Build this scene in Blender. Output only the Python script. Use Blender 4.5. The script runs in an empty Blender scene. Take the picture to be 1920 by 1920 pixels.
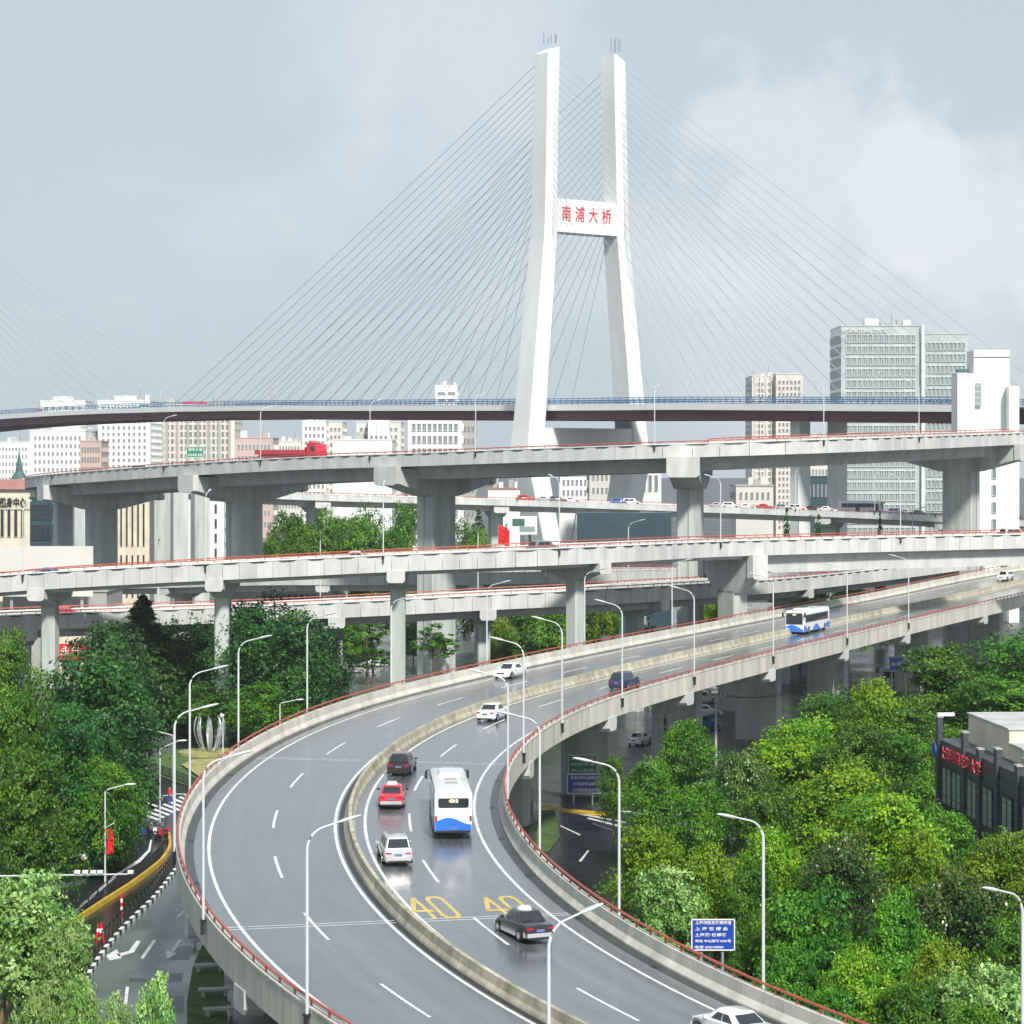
import bpy, math, random
import numpy as np
sc = bpy.context.scene
COL = sc.collection
PI = math.pi
# ------------------------------------------------------------------ camera
FPX, HOR, EYE = 4500.0, 880.0, 33.0        # focal length and horizon measured on the 1920 px photograph, eye height in metres
cam = bpy.data.cameras.new('camera'); cam.sensor_width = 36.0; cam.lens = FPX/1920*36
cam.shift_y = (HOR-960)/1920; cam.clip_start = 1.0; cam.clip_end = 12000
camo = bpy.data.objects.new('camera', cam); COL.objects.link(camo)
camo.location = (0, 0, EYE); camo.rotation_euler = (PI/2, 0, 0); sc.camera = camo
# ------------------------------------------------------------------ world, sun, exposure
SUN_EL, SUN_AZ = math.radians(41), math.radians(162)   # azimuth from +Y towards +X: over the viewer's right shoulder
w = bpy.data.worlds.new("World"); sc.world = w; w.use_nodes = True
nt = w.node_tree; N = nt.nodes; Lk = nt.links
bg = N['Background']; bg.inputs[1].default_value = 0.1
sky = N.new('ShaderNodeTexSky'); sky.sky_type = 'NISHITA'; sky.sun_disc = False
sky.sun_elevation = SUN_EL; sky.sun_rotation = SUN_AZ; sky.air_density = 1.0; sky.dust_density = 2.0; sky.ozone_density = 1.5
tc = N.new('ShaderNodeTexCoord'); mp = N.new('ShaderNodeMapping'); mp.inputs['Scale'].default_value = (1.0, 1.0, 2.2)
mp.inputs['Location'].default_value = (0.35, 0.1, 0.62)
Lk.new(tc.outputs['Generated'], mp.inputs[0])
n1 = N.new('ShaderNodeTexNoise'); n1.inputs['Scale'].default_value = 5.5; n1.inputs['Detail'].default_value = 7; n1.inputs['Roughness'].default_value = 0.5
n1.inputs['Distortion'].default_value = 0.25
Lk.new(mp.outputs[0], n1.inputs['Vector'])
cr = N.new('ShaderNodeValToRGB'); cr.color_ramp.elements[0].position = 0.52; cr.color_ramp.elements[1].position = 0.85
Lk.new(n1.outputs[0], cr.inputs[0])
veil = N.new('ShaderNodeMix'); veil.data_type = 'RGBA'; veil.inputs[0].default_value = 0.88
veil.inputs[7].default_value = (4.4, 5.1, 5.72, 1)          # even pale overcast layer in front of the blue
Lk.new(sky.outputs[0], veil.inputs[6])
cm = N.new('ShaderNodeMix'); cm.data_type = 'RGBA'; cm.inputs[7].default_value = (6.9, 7.15, 7.35, 1)
mf = N.new('ShaderNodeMath'); mf.operation = 'MULTIPLY_ADD'; mf.inputs[1].default_value = 0.6; mf.use_clamp = True
# a brighter cloud bank low in the sky to the right of the tower, broken up by the same noise
def bank(px, py, r0, r1, amp):
    v = np.array(((px-960)/FPX, 1.0, (HOR-py)/FPX)); v /= np.linalg.norm(v)
    d = N.new('ShaderNodeVectorMath'); d.operation = 'DISTANCE'; d.inputs[1].default_value = tuple(v)
    nm = N.new('ShaderNodeVectorMath'); nm.operation = 'NORMALIZE'; Lk.new(tc.outputs['Generated'], nm.inputs[0])
    n2 = N.new('ShaderNodeTexNoise'); n2.inputs['Scale'].default_value = 30; n2.inputs['Detail'].default_value = 7; n2.inputs['Roughness'].default_value = 0.55; Lk.new(nm.outputs[0], n2.inputs['Vector'])
    sc_ = N.new('ShaderNodeVectorMath'); sc_.operation = 'MULTIPLY_ADD'; sc_.inputs[1].default_value = (0.085,)*3; Lk.new(n2.outputs['Color'], sc_.inputs[0]); Lk.new(nm.outputs[0], sc_.inputs[2])
    sb = N.new('ShaderNodeVectorMath'); sb.operation = 'SUBTRACT'; sb.inputs[1].default_value = (0.0425,)*3; Lk.new(sc_.outputs[0], sb.inputs[0]); Lk.new(sb.outputs[0], d.inputs[0])
    m_ = N.new('ShaderNodeMapRange'); m_.interpolation_type = 'SMOOTHSTEP'; m_.inputs[1].default_value = r1; m_.inputs[2].default_value = r0; m_.inputs[3].default_value = 0; m_.inputs[4].default_value = amp
    Lk.new(d.outputs['Value'], m_.inputs[0]); return m_
acc = None
for b_ in ((1430, 230, 0.012, 0.04, .5), (1560, 340, 0.03, 0.055, .5), (1700, 360, 0.025, 0.05, .7), (1860, 440, 0.025, 0.056, .65), (1800, 520, 0.03, 0.07, .35), (850, 60, 0.02, 0.09, .35), (1600, 560, 0.03, 0.12, .35)):
    m_ = bank(*b_)
    if acc is None: acc = m_
    else:
        ad = N.new('ShaderNodeMath'); ad.operation = 'MAXIMUM'; Lk.new(acc.outputs[0], ad.inputs[0]); Lk.new(m_.outputs[0], ad.inputs[1]); acc = ad
Lk.new(acc.outputs[0], mf.inputs[2])
Lk.new(cr.outputs[0], mf.inputs[0]); Lk.new(mf.outputs[0], cm.inputs[0]); Lk.new(veil.outputs[2], cm.inputs[6])
Lk.new(cm.outputs[2], bg.inputs[0])
sl = bpy.data.lights.new('sun', 'SUN'); sl.energy = 4.1; sl.angle = math.radians(6); sl.color = (1.0, 0.96, 0.9)
so = bpy.data.objects.new('sun', sl); COL.objects.link(so)
so.rotation_euler = (PI/2-SUN_EL, 0, PI-SUN_AZ)
so.location = (60, -60, 200)
sc.view_settings.view_transform = 'Standard'; sc.view_settings.look = 'None'
sc.view_settings.exposure = 0.37; sc.view_settings.gamma = 1.0; sc.view_settings.use_curve_mapping = False
sc.render.engine = 'CYCLES'
sc.cycles.max_bounces = 6; sc.cycles.diffuse_bounces = 2; sc.cycles.glossy_bounces = 2; sc.cycles.transmission_bounces = 4
sc.cycles.transparent_max_bounces = 6; sc.cycles.volume_bounces = 0
try: sc.cycles.volume_step_rate = 20; sc.cycles.volume_max_steps = 8
except Exception: pass

# ------------------------------------------------------------------ helpers
def at(x, y, d): return ((x-960)/FPX*d, d, EYE-(y-HOR)/FPX*d)
def gnd(x, y):
    d = EYE*FPX/(y-HOR); return ((x-960)/FPX*d, d, 0.0)
def mat(name, col, rough=0.6, metal=0.0, vary=0.0, scale=1.0, stretch=(1, 1, 1), bump=0.0, col2=None, spec=0.5, coat=0.0, emit=None, coords='Object', rand=0.0, detail=5, contrast=(0.3, 0.7), rrange=None, bscale=None):
    m = bpy.data.materials.new(name); m.use_nodes = True; t = m.node_tree; b = t.nodes['Principled BSDF']
    b.inputs['Base Color'].default_value = (*col, 1); b.inputs['Roughness'].default_value = rough; b.inputs['Metallic'].default_value = metal
    b.inputs['Specular IOR Level'].default_value = spec; b.inputs['Coat Weight'].default_value = coat; b.inputs['Coat Roughness'].default_value = 0.06
    if emit: b.inputs['Emission Color'].default_value = (*emit[0], 1); b.inputs['Emission Strength'].default_value = emit[1]
    if vary or bump or rrange:
        c = t.nodes.new('ShaderNodeTexCoord'); g = t.nodes.new('ShaderNodeNewGeometry'); mpp = t.nodes.new('ShaderNodeMapping'); mpp.inputs['Scale'].default_value = stretch
        t.links.new(g.outputs['Position'] if coords == 'World' else c.outputs[coords], mpp.inputs[0])
        n = t.nodes.new('ShaderNodeTexNoise'); n.inputs['Scale'].default_value = scale; n.inputs['Detail'].default_value = detail; n.inputs['Roughness'].default_value = 0.62
        t.links.new(mpp.outputs[0], n.inputs['Vector'])
        mr = t.nodes.new('ShaderNodeMapRange'); mr.inputs[1].default_value = contrast[0]; mr.inputs[2].default_value = contrast[1]
        t.links.new(n.outputs[0], mr.inputs[0])
        if vary or col2:
            mx = t.nodes.new('ShaderNodeMix'); mx.data_type = 'RGBA'
            c2 = col2 if col2 else tuple(v*(1-vary) for v in col); c1 = col if col2 else tuple(min(1, v*(1+vary*0.6)) for v in col)
            mx.inputs[6].default_value = (*c2, 1); mx.inputs[7].default_value = (*c1, 1)
            t.links.new(mr.outputs[0], mx.inputs[0]); t.links.new(mx.outputs[2], b.inputs['Base Color'])
        if rand and vary:
            oi = t.nodes.new('ShaderNodeObjectInfo'); rr_ = t.nodes.new('ShaderNodeMapRange'); rr_.inputs[3].default_value = 1-rand; rr_.inputs[4].default_value = 1+rand*0.5; hv = t.nodes.new('ShaderNodeHueSaturation')
            t.links.new(oi.outputs['Random'], rr_.inputs[0]); t.links.new(rr_.outputs[0], hv.inputs['Value']); t.links.new(mx.outputs[2], hv.inputs['Color']); t.links.new(hv.outputs[0], b.inputs['Base Color'])
        if rrange:
            r2 = t.nodes.new('ShaderNodeMapRange'); r2.inputs[3].default_value = rrange[0]; r2.inputs[4].default_value = rrange[1]
            t.links.new(mr.outputs[0], r2.inputs[0]); t.links.new(r2.outputs[0], b.inputs['Roughness'])
        if bump:
            nb = t.nodes.new('ShaderNodeTexNoise'); nb.inputs['Scale'].default_value = bscale or scale*6; nb.inputs['Detail'].default_value = 4
            t.links.new(mpp.outputs[0], nb.inputs['Vector'])
            bp = t.nodes.new('ShaderNodeBump'); bp.inputs['Strength'].default_value = bump; bp.inputs['Distance'].default_value = 0.05
            t.links.new(nb.outputs[0], bp.inputs['Height']); t.links.new(bp.outputs[0], b.inputs['Normal'])
    return m
def leafmat(name, c1, c2, c3, rough=0.45):
    m = bpy.data.materials.new(name); m.use_nodes = True; t = m.node_tree; b = t.nodes['Principled BSDF']; out = t.nodes['Material Output']
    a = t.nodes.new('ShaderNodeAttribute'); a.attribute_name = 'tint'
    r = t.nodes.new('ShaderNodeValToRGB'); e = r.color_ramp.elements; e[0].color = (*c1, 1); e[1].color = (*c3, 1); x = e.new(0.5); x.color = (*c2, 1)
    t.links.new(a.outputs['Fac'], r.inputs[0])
    oi = t.nodes.new('ShaderNodeObjectInfo'); hs = t.nodes.new('ShaderNodeHueSaturation')
    mr = t.nodes.new('ShaderNodeMapRange'); mr.inputs[3].default_value = 0.75; mr.inputs[4].default_value = 1.2
    mh = t.nodes.new('ShaderNodeMapRange'); mh.inputs[3].default_value = 0.493; mh.inputs[4].default_value = 0.515
    t.links.new(oi.outputs['Random'], mr.inputs[0]); t.links.new(mr.outputs[0], hs.inputs['Value']); t.links.new(oi.outputs['Random'], mh.inputs[0]); t.links.new(mh.outputs[0], hs.inputs['Hue'])
    t.links.new(r.outputs[0], hs.inputs['Color']); t.links.new(hs.outputs[0], b.inputs['Base Color'])
    b.inputs['Roughness'].default_value = rough; b.inputs['Specular IOR Level'].default_value = 0.35
    tr = t.nodes.new('ShaderNodeBsdfTranslucent'); t.links.new(hs.outputs[0], tr.inputs['Color'])
    mx = t.nodes.new('ShaderNodeMixShader'); mx.inputs[0].default_value = 0.2
    t.links.new(b.outputs[0], mx.inputs[1]); t.links.new(tr.outputs[0], mx.inputs[2]); t.links.new(mx.outputs[0], out.inputs['Surface'])
    return m
class MB:
    def __init__(s): s.v = []; s.f = []; s.m = []
    def quad(s, pts, mi=0):
        n = len(s.v); s.v += [tuple(p) for p in pts]; s.f.append(tuple(range(n, n+len(pts)))); s.m.append(mi); return s
    def box(s, c, d, rz=0.0, mi=0, taper=1.0):
        n = len(s.v); cs, sn = math.cos(rz), math.sin(rz)
        for z in (-1, 1):
            k = taper if z > 0 else 1.0
            for x, y in ((-1, -1), (1, -1), (1, 1), (-1, 1)):
                X = x*d[0]/2*k; Y = y*d[1]/2*k
                s.v.append((c[0]+X*cs-Y*sn, c[1]+X*sn+Y*cs, c[2]+z*d[2]/2))
        for q in ((0, 3, 2, 1), (4, 5, 6, 7), (0, 1, 5, 4), (1, 2, 6, 5), (2, 3, 7, 6), (3, 0, 4, 7)): s.f.append(tuple(n+i for i in q)); s.m.append(mi)
        return s
    def bbox(s, c, d, rz=0.0, b=0.1, mi=0):      # vertical-edge chamfered box
        hx, hy = d[0]/2, d[1]/2
        return s.prism([(-hx+b, -hy), (hx-b, -hy), (hx, -hy+b), (hx, hy-b), (hx-b, hy), (-hx+b, hy), (-hx, hy-b), (-hx, -hy+b)], c[2]-d[2]/2, c[2]+d[2]/2, (c[0], c[1]), rz, mi)
    def prism(s, poly, z0, z1, o=(0, 0), rz=0.0, mi=0, top=None):
        cs, sn = math.cos(rz), math.sin(rz); n = len(s.v); k = len(poly); P2 = top or poly
        for P, z in ((poly, z0), (P2, z1)):
            for x, y in P: s.v.append((o[0]+x*cs-y*sn, o[1]+x*sn+y*cs, z))
        for i in range(k): j = (i+1) % k; s.f.append((n+i, n+j, n+k+j, n+k+i)); s.m.append(mi)
        s.f.append(tuple(n+i for i in range(k))[::-1]); s.m.append(mi); s.f.append(tuple(n+k+i for i in range(k))); s.m.append(mi)
        return s
    def hull(s, rings, mi=0, caps=True, closed=True):
        n = len(s.v); k = len(rings[0])
        for r in rings: s.v += [tuple(p) for p in r]
        for a in range(len(rings)-1):
            for i in range(k if closed else k-1):
                j = (i+1) % k; s.f.append((n+a*k+i, n+a*k+j, n+(a+1)*k+j, n+(a+1)*k+i)); s.m.append(mi)
        if caps:
            s.f.append(tuple(n+i for i in range(k))[::-1]); s.m.append(mi); e = n+(len(rings)-1)*k
            s.f.append(tuple(e+i for i in range(k))); s.m.append(mi)
        return s
    def tube(s, pts, r, n=6, mi=0, r2=None):
        P = [np.array(p, float) for p in pts]; R = []; L = len(P)
        for i, p in enumerate(P):
            t = P[min(i+1, L-1)]-P[max(i-1, 0)]; t /= np.linalg.norm(t)+1e-9
            a = np.array((0, 0, 1.0)) if abs(t[2]) < 0.9 else np.array((1.0, 0, 0))
            u = np.cross(t, a); u /= np.linalg.norm(u); v = np.cross(t, u)
            rr = r if r2 is None else r+(r2-r)*i/(L-1)
            R.append([p+rr*(u*math.cos(2*PI*k/n)+v*math.sin(2*PI*k/n)) for k in range(n)])
        return s.hull(R, mi)
    def cyl(s, c, r, h, n=12, mi=0, axis='z', r2=None):
        r2 = r if r2 is None else r2; R = []
        for q, rr in ((0, r), (1, r2)):
            ring = []
            for k in range(n):
                a = 2*PI*k/n; x, y = rr*math.cos(a), rr*math.sin(a)
                ring.append({'z': (c[0]+x, c[1]+y, c[2]+q*h), 'y': (c[0]+x, c[1]+q*h, c[2]+y), 'x': (c[0]+q*h, c[1]+x, c[2]+y)}[axis])
            R.append(ring)
        return s.hull(R, mi)
    def build(s, name, mats, parent=None, world=False, smooth=False, coll=True):
        me = bpy.data.meshes.new(name); V = s.v
        if world and parent is not None:
            l = parent.location; V = [(a-l[0], b-l[1], c-l[2]) for a, b, c in V]
        me.from_pydata(V, [], s.f)
        for m_ in (mats if isinstance(mats, (list, tuple)) else [mats]): me.materials.append(m_)
        if any(s.m): me.polygons.foreach_set('material_index', s.m)
        if smooth:
            me.polygons.foreach_set('use_smooth', [True]*len(s.f))
            try: me.set_sharp_from_angle(angle=math.radians(40))
            except Exception: pass
        return link(name, me, parent)
def link(name, me, parent=None, loc=None, rz=None, scale=None):
    o = bpy.data.objects.new(name, me); COL.objects.link(o)
    if parent is not None: o.parent = parent
    if loc is not None: o.location = loc
    if rz is not None: o.rotation_euler = (0, 0, rz)
    if scale is not None: o.scale = scale
    return o
def tag(o, label=None, cat=None, group=None, kind=None):
    if label: o['label'] = label
    if cat: o['category'] = cat
    if group: o['group'] = group
    if kind: o['kind'] = kind
    return o
def thing(name, label, cat, loc=(0, 0, 0), rz=0.0, group=None, scale=None):
    o = bpy.data.objects.new(name, None); COL.objects.link(o); o.location = loc; o.rotation_euler = (0, 0, rz); o.empty_display_size = 0.5
    if scale is not None: o.scale = (scale,)*3 if isinstance(scale, (int, float)) else scale
    return tag(o, label, cat, group)
KIDS = {}
def copy_tree(o, loc, rz, label, group=None, scale=None):
    def rec(a, p):
        c = a.copy(); COL.objects.link(c); c.parent = p
        for ch in a.children: rec(ch, c)
        return c
    c = rec(o, None); c.location = loc; c.rotation_euler = (0, 0, rz)
    if scale is not None: c.scale = (scale,)*3 if isinstance(scale, (int, float)) else scale
    c['label'] = label
    if group: c['group'] = group
    return c
def text(name, body, size, m, parent, loc, rot, depth=0.02, sx=1.0, fit=None, bold=0.0, sy=1.0):
    cu = bpy.data.curves.new(name, 'FONT'); cu.body = body; cu.size = size; cu.extrude = depth; cu.align_x = 'CENTER'; cu.align_y = 'CENTER'; cu.offset = bold; cu.resolution_u = 2
    o = bpy.data.objects.new(name, cu); COL.objects.link(o); dg = bpy.context.evaluated_depsgraph_get()
    me = bpy.data.meshes.new_from_object(o.evaluated_get(dg)); bpy.data.objects.remove(o)
    if fit:
        co = np.array([v.co for v in me.vertices]) if len(me.vertices) else np.zeros((1, 3)); wd = co[:, 0].max()-co[:, 0].min(); sx = fit/max(wd, 1e-3)
    o = bpy.data.objects.new(name, me); COL.objects.link(o); me.materials.clear(); me.materials.append(m)
    o.parent = parent; o.location = loc; o.rotation_euler = rot; o.scale = (sx, sy, 1); return o

# ------------------------------------------------------------------ materials
M = {}
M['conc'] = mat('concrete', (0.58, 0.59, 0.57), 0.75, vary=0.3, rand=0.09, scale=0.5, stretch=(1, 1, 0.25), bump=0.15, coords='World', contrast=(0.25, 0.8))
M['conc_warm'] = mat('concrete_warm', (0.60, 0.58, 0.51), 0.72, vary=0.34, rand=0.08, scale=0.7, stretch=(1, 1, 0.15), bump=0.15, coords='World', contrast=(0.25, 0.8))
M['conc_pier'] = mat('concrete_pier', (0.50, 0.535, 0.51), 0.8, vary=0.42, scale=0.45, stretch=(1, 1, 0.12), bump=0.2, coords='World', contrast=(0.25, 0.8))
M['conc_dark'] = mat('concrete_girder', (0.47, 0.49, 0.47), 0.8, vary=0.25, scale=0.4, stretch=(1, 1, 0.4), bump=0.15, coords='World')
M['median'] = mat('concrete_median', (0.47, 0.44, 0.33), 0.75, vary=0.5, rand=0.15, scale=0.9, stretch=(1, 1, 0.5), bump=0.2, coords='World', contrast=(0.3, 0.75))
M['white'] = mat('white_paint', (0.8, 0.8, 0.78), 0.5, vary=0.06, scale=0.3, coords='World')
M['tower'] = mat('tower_white', (0.80, 0.81, 0.79), 0.55, vary=0.14, scale=0.12, stretch=(1, 1, 0.2), coords='World')
M['line'] = mat('road_paint', (0.72, 0.72, 0.7), 0.45, vary=0.3, scale=1.5, coords='World')
M['yline'] = mat('yellow_paint', (0.62, 0.46, 0.13), 0.5, vary=0.3, scale=1.5, coords='World')
M['ykerb'] = mat('kerb_yellow', (0.62, 0.42, 0.04), 0.5, vary=0.3, scale=0.8, coords='World')
M['red'] = mat('rail_red', (0.42, 0.085, 0.05), 0.45, vary=0.2, scale=2, coords='World')
M['steel'] = mat('grey_steel', (0.42, 0.45, 0.46), 0.35, 0.4)
M['pole'] = mat('pole_paint', (0.58, 0.61, 0.62), 0.4, vary=0.08, scale=1.2, stretch=(1, 1, 0.3))
M['black'] = mat('black_paint', (0.02, 0.02, 0.022), 0.45)
M['rubber'] = mat('rubber', (0.015, 0.015, 0.015), 0.8)
M['glass'] = mat('dark_glass', (0.02, 0.025, 0.03), 0.06, spec=0.8)
M['chrome'] = mat('chrome', (0.6, 0.6, 0.6), 0.25, 0.9)
M['plate'] = mat('plate_blue', (0.12, 0.18, 0.36), 0.4)
M['lampred'] = mat('tail_lamp', (0.45, 0.01, 0.015), 0.2, coat=0.5)
M['lampw'] = mat('head_lamp', (0.7, 0.72, 0.75), 0.15, coat=0.6)
M['cable'] = mat('cable_grey', (0.16, 0.18, 0.22), 0.5)
M['cablew'] = mat('cable_pale', (0.30, 0.33, 0.37), 0.5)
M['girder'] = mat('girder_maroon', (0.13, 0.03, 0.045), 0.55, vary=0.4, scale=0.15, coords='World')
M['blue'] = mat('blue_rail', (0.08, 0.22, 0.42), 0.5, vary=0.3, scale=0.6, coords='World')
M['signblue'] = mat('sign_blue', (0.012, 0.06, 0.38), 0.4)
M['signgreen'] = mat('sign_green', (0.01, 0.22, 0.12), 0.4)
M['letter'] = mat('letter_red', (0.62, 0.03, 0.05), 0.45)
M['flag'] = mat('flag_red', (0.62, 0.01, 0.02), 0.7)
M['bark'] = mat('bark', (0.10, 0.075, 0.055), 0.9, vary=0.4, scale=3, stretch=(1, 1, 0.2), bump=0.3)
M['grass'] = mat('grass', (0.07, 0.13, 0.03), 0.9, vary=0.5, scale=0.8, bump=0.4, coords='World')
M['hedge_y'] = mat('yellow_planting', (0.34, 0.32, 0.12), 0.9, vary=0.4, scale=1.2, bump=0.5, coords='World')
M['ground'] = mat('ground_paving', (0.05, 0.053, 0.053), 0.55, vary=0.45, scale=0.06, bump=0.1, coords='World', rrange=(0.25, 0.7), bscale=3)
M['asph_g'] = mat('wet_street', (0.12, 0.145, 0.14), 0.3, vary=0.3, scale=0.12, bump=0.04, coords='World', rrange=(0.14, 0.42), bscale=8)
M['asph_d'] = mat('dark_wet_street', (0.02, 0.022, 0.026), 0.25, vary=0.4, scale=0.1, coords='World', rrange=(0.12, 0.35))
M['repair'] = mat('repair_asphalt', (0.118, 0.127, 0.13), 0.4, vary=0.3, scale=2, coords='World', coat=0.3)
M['patch'] = mat('tar_patch', (0.035, 0.04, 0.045), 0.35, vary=0.2, scale=1, coords='World')
M['stone'] = mat('dark_stone', (0.055, 0.065, 0.075), 0.5, vary=0.45, scale=1.4, stretch=(1, 1, 3), bump=0.3, coords='World')
M['cream'] = mat('cream_render', (0.64, 0.58, 0.46), 0.7, vary=0.2, scale=0.3, coords='World')
M['winglass'] = mat('window_glass', (0.10, 0.13, 0.15), 0.15, spec=0.8)
M['winpale'] = mat('window_green', (0.26, 0.32, 0.32), 0.12, spec=0.8)
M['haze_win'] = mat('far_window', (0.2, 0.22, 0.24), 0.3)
M['wall_w'] = mat('wall_white', (0.74, 0.75, 0.73), 0.7, vary=0.08, scale=0.05, coords='World')
M['wall_w2'] = mat('wall_offwhite', (0.60, 0.59, 0.54), 0.7, vary=0.1, scale=0.05, coords='World')
M['wall_b'] = mat('wall_beige', (0.64, 0.61, 0.55), 0.7, vary=0.1, scale=0.05, coords='World')
M['wall_g'] = mat('wall_grey', (0.36, 0.36, 0.34), 0.7, vary=0.1, scale=0.05, coords='World')
M['wall_p'] = mat('wall_pink', (0.52, 0.40, 0.36), 0.7, vary=0.1, scale=0.05, coords='World')
M['roof_r'] = mat('roof_red', (0.32, 0.16, 0.13), 0.7, vary=0.2, scale=0.4, coords='World')
M['roof_g'] = mat('roof_greenish', (0.04, 0.12, 0.10), 0.6)
M['curtain'] = mat('curtain_glass', (0.44, 0.48, 0.48), 0.18, vary=0.25, scale=0.12, coords='World', spec=0.7)
M['mullion'] = mat('mullion_pale', (0.68, 0.72, 0.69), 0.5)
M['slate'] = mat('slate_glass', (0.035, 0.07, 0.085), 0.2, vary=0.3, scale=0.1, coords='World')
M['teal'] = mat('hoarding_teal', (0.03, 0.14, 0.22), 0.6)
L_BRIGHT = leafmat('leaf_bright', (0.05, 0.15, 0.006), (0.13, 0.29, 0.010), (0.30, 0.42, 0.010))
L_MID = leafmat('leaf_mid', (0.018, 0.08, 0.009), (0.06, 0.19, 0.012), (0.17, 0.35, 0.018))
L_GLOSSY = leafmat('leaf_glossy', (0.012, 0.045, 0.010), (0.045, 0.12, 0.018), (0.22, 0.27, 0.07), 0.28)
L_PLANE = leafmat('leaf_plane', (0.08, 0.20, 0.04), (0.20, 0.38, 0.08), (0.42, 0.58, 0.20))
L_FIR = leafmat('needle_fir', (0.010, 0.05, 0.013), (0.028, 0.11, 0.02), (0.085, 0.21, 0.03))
# wet asphalt of the flyovers: UV = (metres along, metres across)
def wet_road(name, base):
    m = bpy.data.materials.new(name); m.use_nodes = True; t = m.node_tree; b = t.nodes['Principled BSDF']; L = t.links
    uv = t.nodes.new('ShaderNodeTexCoord')
    def noise(sx, sy, scale, det=4, rough=0.6):
        q = t.nodes.new('ShaderNodeMapping'); q.inputs['Scale'].default_value = (sx, sy, 1); L.new(uv.outputs['UV'], q.inputs[0])
        n = t.nodes.new('ShaderNodeTexNoise'); n.inputs['Scale'].default_value = scale; n.inputs['Detail'].default_value = det; n.inputs['Roughness'].default_value = rough
        L.new(q.outputs[0], n.inputs['Vector']); return n
    a = noise(0.05, 1.0, 1.1, 6, 0.7); bl = noise(0.35, 0.7, 0.22, 3); gr = noise(1, 1, 14, 3)
    ad = t.nodes.new('ShaderNodeMath'); ad.operation = 'ADD'; L.new(a.outputs[0], ad.inputs[0]); L.new(bl.outputs[0], ad.inputs[1])
    sp = t.nodes.new('ShaderNodeSeparateXYZ'); L.new(uv.outputs['UV'], sp.inputs[0])
    cs = t.nodes.new('ShaderNodeMath'); cs.operation = 'MULTIPLY'; cs.inputs[1].default_value = 2*PI/1.93; L.new(sp.outputs['Y'], cs.inputs[0])
    co = t.nodes.new('ShaderNodeMath'); co.operation = 'COSINE'; L.new(cs.outputs[0], co.inputs[0])
    ty = t.nodes.new('ShaderNodeMath'); ty.operation = 'MULTIPLY_ADD'; ty.inputs[1].default_value = 0.075; L.new(co.outputs[0], ty.inputs[0]); L.new(ad.outputs[0], ty.inputs[2])
    mr = t.nodes.new('ShaderNodeMapRange'); mr.inputs[1].default_value = 0.72; mr.inputs[2].default_value = 1.28; L.new(ty.outputs[0], mr.inputs[0])
    mx = t.nodes.new('ShaderNodeMix'); mx.data_type = 'RGBA'; mx.inputs[6].default_value = (*[v*0.55 for v in base], 1); mx.inputs[7].default_value = (*[v*1.35 for v in base], 1)
    L.new(mr.outputs[0], mx.inputs[0]); L.new(mx.outputs[2], b.inputs['Base Color'])
    rr = t.nodes.new('ShaderNodeMapRange'); rr.inputs[3].default_value = 0.16; rr.inputs[4].default_value = 0.5; L.new(mr.outputs[0], rr.inputs[0]); L.new(rr.outputs[0], b.inputs['Roughness'])
    bp = t.nodes.new('ShaderNodeBump'); bp.inputs['Strength'].default_value = 0.08; bp.inputs['Distance'].default_value = 0.01; L.new(gr.outputs[0], bp.inputs['Height']); L.new(bp.outputs[0], b.inputs['Normal'])
    b.inputs['Specular IOR Level'].default_value = 0.6; b.inputs['Coat Weight'].default_value = 0.7; b.inputs['Coat Roughness'].default_value = 0.16; b.inputs['Coat IOR'].default_value = 1.4
    return m
M['road'] = wet_road('wet_asphalt', (0.122, 0.135, 0.142))

# ------------------------------------------------------------------ paths
class Path:
    """centre line with heading a (angle left of +Y) and cross fall e; offsets are metres to the left of travel"""
    def __init__(s, X, Y, Z, a, e=0.0, step=1.0):
        s.X, s.Y, s.Z, s.a, s.e = map(np.asarray, (X, Y, Z, a, e)); s.s = np.arange(len(X))*step
        s.L = s.s[-1]; s.step = step
    def pt(s, t, off, dz=0.0):
        x = np.interp(t, s.s, s.X); y = np.interp(t, s.s, s.Y); z = np.interp(t, s.s, s.Z); a = np.interp(t, s.s, s.a)
        return (float(x-math.cos(a)*off), float(y-math.sin(a)*off), float(z+s.e*off+dz))
    def head(s, t): return float(np.interp(t, s.s, s.a))
    def rings(s, prof, t0, t1, step):
        n = max(1, int(round((t1-t0)/step))); return [[s.pt(t0+(t1-t0)*i/n, o, dz) for o, dz in prof] for i in range(n+1)]
    def strip(s, mb, o0, o1, t0, t1, dz, step=2.0, mi=0):
        mb.hull(s.rings([(o0, dz), (o1, dz)], t0, t1, step), mi, caps=False, closed=False)
    def at_px(s, x, y, off, dz=0.0):
        best = None
        for t in np.arange(0, s.L, 0.5):
            p = s.pt(t, off, dz); e = (960+FPX*p[0]/p[1]-x)**2+((HOR+FPX*(EYE-p[2])/p[1]-y)**2 if y is not None else 0)
            if best is None or e < best[0]: best = (e, t)
        return best[1]
    def find(s, x, y):           # (t, off) of a road point seen at a pixel
        T, O = np.meshgrid(np.arange(0, s.L, 0.5), np.arange(-10, 10.5, 0.25), indexing='ij')
        X = np.interp(T, s.s, s.X)-np.cos(np.interp(T, s.s, s.a))*O; Y = np.interp(T, s.s, s.Y)-np.sin(np.interp(T, s.s, s.a))*O; Z = np.interp(T, s.s, s.Z)+s.e*O
        E = (960+FPX*X/Y-x)**2+(HOR+FPX*(EYE-Z)/Y-y)**2; i = np.unravel_index(np.argmin(E), E.shape); return float(T[i]), float(O[i])
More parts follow.
